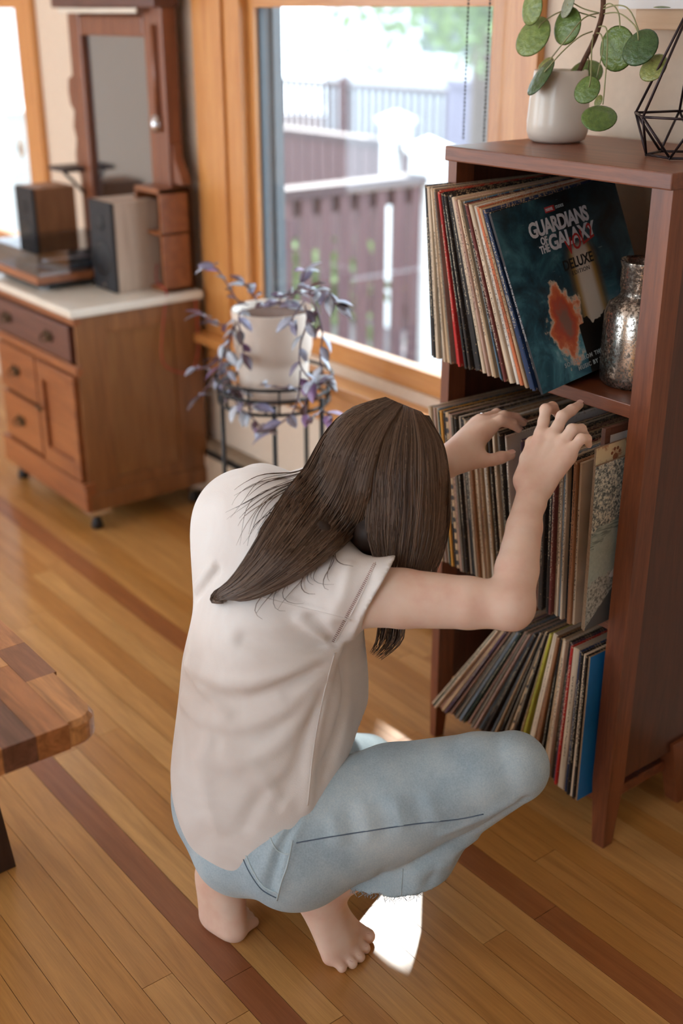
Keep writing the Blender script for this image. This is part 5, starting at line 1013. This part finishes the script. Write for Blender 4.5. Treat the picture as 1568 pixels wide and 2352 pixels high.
J.chain([hipL, hipL.lerp(knL, 0.5), knL], [0.100, 0.092, 0.064], 0.03); hemL = anL + (knL - anL) * 0.15; ld = (hemL - knL).normalized(); J.cone(knL, knL.lerp(hemL, 0.5), 0.060, 0.062, 0.02); J.cut_cone(knL.lerp(hemL, 0.5), hemL + ld * 0.1, 0.062, 0.064, hemL, ld, 0.02)
for pts, amp, w in (([(1205, 1838), (1120, 1892), (1040, 1932), (960, 1980)], -0.008, 0.009), ([(1180, 1838), (1100, 1880), (1020, 1912)], 0.005, 0.009), ([(1160, 1880), (1090, 1925), (1040, 1960)], 0.006, 0.009), ([(1080, 1962), (1010, 1990), (960, 2010)], 0.005, 0.009), ([(1150, 1905), (1080, 1950)], -0.005, 0.008),
                    ([(695, 1885), (662, 1960), (642, 2040)], 0.005, 0.008), ([(676, 1880), (642, 1960), (622, 2040)], -0.006, 0.007), ([(660, 1900), (620, 1960), (600, 2010)], 0.004, 0.008), ([(765, 1880), (775, 1935)], 0.003, 0.010), ([(800, 1868), (812, 1925)], -0.003, 0.010), ([(835, 1858), (850, 1915)], 0.0035, 0.010), ([(872, 1850), (888, 1905)], -0.003, 0.010), ([(910, 1845), (925, 1898)], 0.0035, 0.010), ([(950, 1838), (965, 1888)], -0.003, 0.010), ([(985, 1832), (1002, 1880)], 0.003, 0.010), ([(960, 1990), (950, 2040)], 0.004, 0.010), ([(880, 2000), (870, 2045)], -0.004, 0.010), ([(1000, 1985), (985, 2030)], -0.004, 0.009)):
    px_ridge(J, pts, amp, w)
jv, jq = J.mesh((-1.72, 0.66, 0.0), (-0.96, 1.42, 0.50), 0.0036)
k = NT('washed_denim'); tw = k.node('ShaderNodeTexWave', wave_type='BANDS'); k.link(k.coord('World', (1, 1, 1), rot=(0.3, 0.5, 0.7)), tw.inputs['Vector']); tw.inputs['Scale'].default_value = 260; tw.inputs['Distortion'].default_value = 2.0
n1 = k.noise(k.coord('World'), 9, 4); n2 = k.noise(k.coord('World'), 380, 3, 0.7); f = k.math('ADD', k.math('MULTIPLY', n1, 0.6), k.math('MULTIPLY', n2, 0.4))
k.col(k.ramp(f, [(0.33, srgb(150, 172, 186)), (0.5, srgb(180, 200, 210)), (0.66, srgb(206, 219, 223))])); k.bump(k.math('ADD', n2, k.math('MULTIPLY', tw.outputs['Fac'], 0.3)), 0.25, 0.0012); M['denim'] = k.set(rough=0.85, spec=0.2, sheen=0.15)
jeans = np_mesh('jeans', jv, jq, M['denim']); adopt(person, [jeans])
bvS = BVHTree.FromPolygons([tuple(v) for v in sv], [tuple(int(i) for i in q) for q in sq]); bvJ = BVHTree.FromPolygons([tuple(v) for v in jv], [tuple(int(i) for i in q) for q in jq])
def hit(bv, u, v):
    r = ray(u, v).normalized(); h = bv.ray_cast(CC, r); return h[0], h[1]
def seam(name, bv, px, rad, mat, lift=0.0004, sub=5):
    pts = []
    for q in smoothcurve([Vector((a, b, 0)) for a, b in px], sub):
        p, n = hit(bv, q.x, q.y)
        if p is not None: pts.append(p + n * lift)
    if len(pts) > 2: return tube(name, pts, rad, mat, None, 6)
M['seamd'] = plain('dark_denim_seam', srgb(92, 108, 128), 0.8); M['seaml'] = plain('pale_denim_seam', srgb(190, 208, 214), 0.8)
sm = [seam('side_seam', bvJ, [(680, 1936), (760, 1922), (850, 1908), (950, 1893), (1050, 1882), (1110, 1870)], 0.0011, M['seamd'], 0.0002), seam('pocket_seam', bvJ, [(564, 1962), (580, 1998), (605, 2035), (638, 2052)], 0.0016, M['seaml']), seam('pocket_seam', bvJ, [(556, 1966), (572, 2002), (600, 2042), (634, 2062)], 0.0010, M['seamd']),
      seam('pocket_seam', bvJ, [(618, 1920), (634, 1950), (655, 1962), (664, 1960)], 0.0014, M['seaml']), seam('back_seam', bvJ, [(672, 1930), (660, 1985), (645, 2030), (636, 2068)], 0.0013, M['seaml']), seam('hem_seam', bvJ, [(925, 1995), (922, 2030), (921, 2056)], 0.0011, M['seaml'])]
# frayed threads along the trouser hem
bm = bmesh.new(); M['fray'] = plain('frayed_cotton', srgb(150, 166, 178), 0.9)
for i in range(70):
    u = 805 + i * 2.4 + random.uniform(-1, 1)
    v0 = next((v for v in range(2110, 2026, -2) if hit(bvJ, u, v)[0] is not None), None)
    if v0 is None: continue
    p, n = hit(bvJ, u, v0 - 3)
    if p is None: continue
    L_ = random.uniform(0.004, 0.016); add_tube(bm, [p, p + Vector((random.uniform(-.003, .003), random.uniform(-.003, .003), -L_ * 0.5)), p + Vector((random.uniform(-.006, .006), random.uniform(-.006, .006), -L_))], 0.00045, 3)
fr_ = bm_obj('frayed_hem', bm, M['fray']); fr_['kind'] = 'stuff'
# sleeve trim
M['trim'] = plain('rust_stitching', srgb(150, 96, 88), 0.8); bm = bmesh.new()
for i in range(46):
    s_ = i / 45; u, v = lerp(857, 762, s_), lerp(1294, 1472, s_); p, n = hit(bvS, u, v)
    if p is None: continue
    q, n2_ = hit(bvS, u + 6, v + 3)
    if q is not None and (q - p).length < 0.02: add_tube(bm, [p + n * 0.0004, q + n * 0.0004], 0.0006, 4)
tr_ = bm_obj('sleeve_stitching', bm, M['trim']); tr_['kind'] = 'stuff'
sm += [seam('sleeve_seam', bvS, [(862, 1292), (842, 1340), (812, 1400), (768, 1476)], 0.0009, M['shirt'], 0.0004), seam('shoulder_seam', bvS, [(604, 1372), (680, 1392), (760, 1412), (806, 1424)], 0.0011, M['shirt'], 0.0004), seam('side_seam', bvS, [(768, 1500), (742, 1600), (720, 1720), (706, 1850)], 0.0011, M['shirt'], 0.0004)]
adopt(person, [o for o in sm if o] + [fr_, tr_])
# ------------------------------------------------------------------ hair
def hdepth(u, v):
    e = 1 - ((u - 882) / 146) ** 2 - ((v - 1078) / 168) ** 2
    return 1.905 - 0.100 * math.sqrt(max(e, 0.0))
def shirt_t(u, v, default):
    p, n = hit(bvS, u, v); return (p - CC).dot(CF) if p is not None else default
Hf = Field()
Hf.ell(headc + Vector((0, 0, 0.006)), (hsd, facd, hup), (0.080, 0.092, 0.100), 0.02)
Hf.ell(P(880, 1085, 1.905), (CR, CU, CF), (0.088, 0.102, 0.080), 0.03)
Hf.chain([P(960, 1100, 1.875), P(970, 1200, 1.865), P(975, 1270, 1.875)], [0.030, 0.024, 0.008], 0.03)
Hf.chain([P(900, 1100, 1.865), P(895, 1190, 1.865), P(900, 1250, 1.88)], [0.045, 0.038, 0.018], 0.04)
Hf.chain([P(860, 1150, 1.88), P(846, 1225, 1.872), P(862, 1275, 1.882)], [0.040, 0.030, 0.014], 0.02)
Hf.chain([P(805, 1050, 1.895), P(770, 1150, 1.895), P(735, 1220, 1.885)], [0.038, 0.034, 0.022], 0.03)
lockp = [(735, 1225), (680, 1270), (620, 1318), (560, 1352)]
lp = [P(u, v, shirt_t(u, v, 1.87) + 0.002) for u, v in lockp]; Hf.chain(lp, [0.022, 0.016, 0.011, 0.004], 0.01)
hv, hq = Hf.mesh((-1.62, 0.9, 0.58), (-1.18, 1.30, 0.95), 0.004)
k = NT('brown_hair'); at = k.node('ShaderNodeAttribute', attribute_name='tone'); k.col(k.ramp(at.outputs['Fac'], [(0.0, srgb(66, 48, 37)), (0.5, srgb(100, 77, 60)), (1.0, srgb(138, 114, 95))])); M['hair'] = k.set(rough=0.42, spec=0.45)
k = NT('brown_hair_base'); k.col(k.ramp(k.noise(k.coord('World', (40, 40, 3)), 3, 3), [(0.3, srgb(40, 28, 22)), (0.7, srgb(66, 48, 38))])); M['hairb'] = k.set(rough=0.5)
hair = np_mesh('hair', hv, hq, M['hairb']); adopt(person, [hair])
rs = np.random.RandomState(11)
def catmull(C_, K):
    n = len(C_); tt_ = np.linspace(0, n - 1.0001, K); i = tt_.astype(int); f = (tt_ - i)[:, None]
    g = lambda j: C_[np.clip(j, 0, n - 1)]
    p0, p1, p2, p3 = g(i - 1), g(i), g(i + 1), g(i + 2)
    return 0.5 * (2 * p1 + (p2 - p0) * f + (2 * p0 - 5 * p1 + 4 * p2 - p3) * f * f + (3 * p1 - p0 - 3 * p2 + p3) * f ** 3)
strands = []
def sheet(L_, R_, n, depthf, K=20, jw=0.03, jt=0.004, rad=0.0010, endj=0.12, wave=4.0, shift=0.0):
    L_ = catmull(np.array(L_, float), K); R_ = catmull(np.array(R_, float), K); s_ = np.linspace(0, 1, K)
    for i in range(n):
        w0 = (i + rs.rand()) / n; ph = rs.rand() * 6.28; w = np.clip(w0 + jw * np.sin(s_ * 5 + ph) * s_ + rs.normal() * 0.01, -0.03, 1.03)
        q = L_ * (1 - w[:, None]) + R_ * w[:, None]; q[:, 0] += wave * np.sin(s_ * 9 + ph * 1.7 + w0 * 20) * s_ * 0.6
        cut = 1 - endj * rs.rand() ** 1.5; q = catmull(q, K) if cut > 0.999 else np.stack([np.interp(s_ * cut, s_, q[:, j]) for j in (0, 1)], 1)
        off = rs.rand() * jt
        pts = np.array([V3(P(a, b, depthf(a, b, sj * cut, w0) - off + shift)) for (a, b), sj in zip(q, s_)]); strands.append((pts, rad * (0.6 + 0.8 * rs.rand()), 0.5 + 0.28 * rs.normal()))
AL = [(885, 912), (800, 940), (742, 1000), (703, 1072), (655, 1130), (607, 1210), (566, 1280), (525, 1335), (490, 1362), (487, 1384), (512, 1386)]
AR = [(925, 930), (880, 1000), (855, 1080), (842, 1150), (822, 1212), (765, 1268), (700, 1318), (625, 1358), (562, 1380), (524, 1374), (505, 1362)]
def dA(u, v, s_, w):
    tH = (hdepth(u, v) if v < 1050 else hdepth(u, 1050) * max(0, 1 - (v - 1050) / 120.0) + (1.895 - 0.085 * w) * min(1, (v - 1050) / 120.0)) - 0.013
    tS = shirt_t(u, v, 1.91) - 0.006 - 0.022 * math.sin(math.pi * min(max(w, 0), 1)) * max(0.15, 1 - s_); b = min(max((v - 1130) / 140.0, 0), 1); b = b * b * (3 - 2 * b)
    t = tH * (1 - b) + min(tS, 1.905) * b; h = shirt_t(u, v, 9.0); return min(t, h - 0.005)
sheet(AL, AR, 1700, dA, 24, 0.05, 0.014, 0.0009, 0.30)
sheet(AL, AR, 400, lambda u, v, s_, w: dA(u, v, s_, w) + 0.012, 24, 0.05, 0.006, 0.0012, 0.25)
BL = [(915, 925), (875, 1000), (852, 1080), (846, 1150), (845, 1220), (858, 1282)]; BR = [(965, 945), (1008, 1005), (1025, 1080), (1028, 1165), (1018, 1250), (988, 1338)]
dB = lambda u, v, s_, w: hdepth(u, min(v, 1120)) - 0.009 + max(0, (v - 1120)) / 220.0 * 0.030
sheet(BL, BR, 1700, dB, 20, 0.04, 0.010, 0.0009, 0.18)
sheet([(905, 940), (885, 1040), (880, 1150), (890, 1240), (905, 1300)], [(985, 955), (1020, 1040), (1022, 1150), (1005, 1250), (975, 1330)], 420, lambda u, v, s_, w: 1.955 - 0.05 * (1 - s_) + 0.0 * w, 16, 0.05, 0.05, 0.0011, 0.2)
sheet([(880, 1150), (876, 1300), (872, 1400), (866, 1470), (850, 1500)], [(960, 1150), (945, 1300), (932, 1400), (922, 1470), (872, 1516)], 110, lambda u, v, s_, w: 1.955 + 0.0 * s_, 16, 0.12, 0.03, 0.0008, 0.2, 5)
sheet([(760, 1000), (700, 1075), (600, 1092), (540, 1130), (500, 1160)], [(760, 1060), (715, 1110), (640, 1180), (600, 1240), (580, 1330)], 26, lambda u, v, s_, w: min(hdepth(u, v), shirt_t(u, v, 1.98)) - 0.006, 16, 0.15, 0.006, 0.0007, 0.5, 14)
sheet([(720, 1270), (640, 1330), (600, 1380), (575, 1450)], [(760, 1255), (780, 1270), (800, 1300), (825, 1318)], 14, lambda u, v, s_, w: shirt_t(u, v, 1.86) - 0.005, 14, 0.2, 0.004, 0.0007, 0.4, 8)
V_, Q_, T_ = [], [], []; base_ = 0
for pts, rad, tone in strands:
    K = len(pts); d = np.gradient(pts, axis=0); d /= np.maximum(np.linalg.norm(d, axis=1), 1e-9)[:, None]
    a_ = np.cross(d, V3(CF)); a_ /= np.maximum(np.linalg.norm(a_, axis=1), 1e-9)[:, None]; b_ = np.cross(d, a_)
    r = rad * np.interp(np.linspace(0, 1, K), [0, 0.05, 0.75, 1], [0.5, 1, 1, 0.25])[:, None]
    ringv = np.stack([pts + a_ * r, pts - a_ * r * 0.5 - b_ * r * 0.8, pts - a_ * r * 0.5 + b_ * r * 0.8], 1).reshape(-1, 3)
    V_.append(ringv); i = np.arange(K - 1)[:, None] * 3 + base_; j = np.arange(3)[None]
    Q_.append(np.stack([i + j, i + (j + 1) % 3, i + 3 + (j + 1) % 3, i + 3 + j], -1).reshape(-1, 4)); T_.append(np.full(K * 3, tone)); base_ += K * 3
st_ = np_mesh('hair_strands', np.concatenate(V_), np.concatenate(Q_), M['hair']); at = st_.data.attributes.new('tone', 'FLOAT', 'POINT'); at.data.foreach_set('value', np.clip(np.concatenate(T_), 0, 1).astype(np.float32)); st_['kind'] = 'stuff'
adopt(person, [st_])
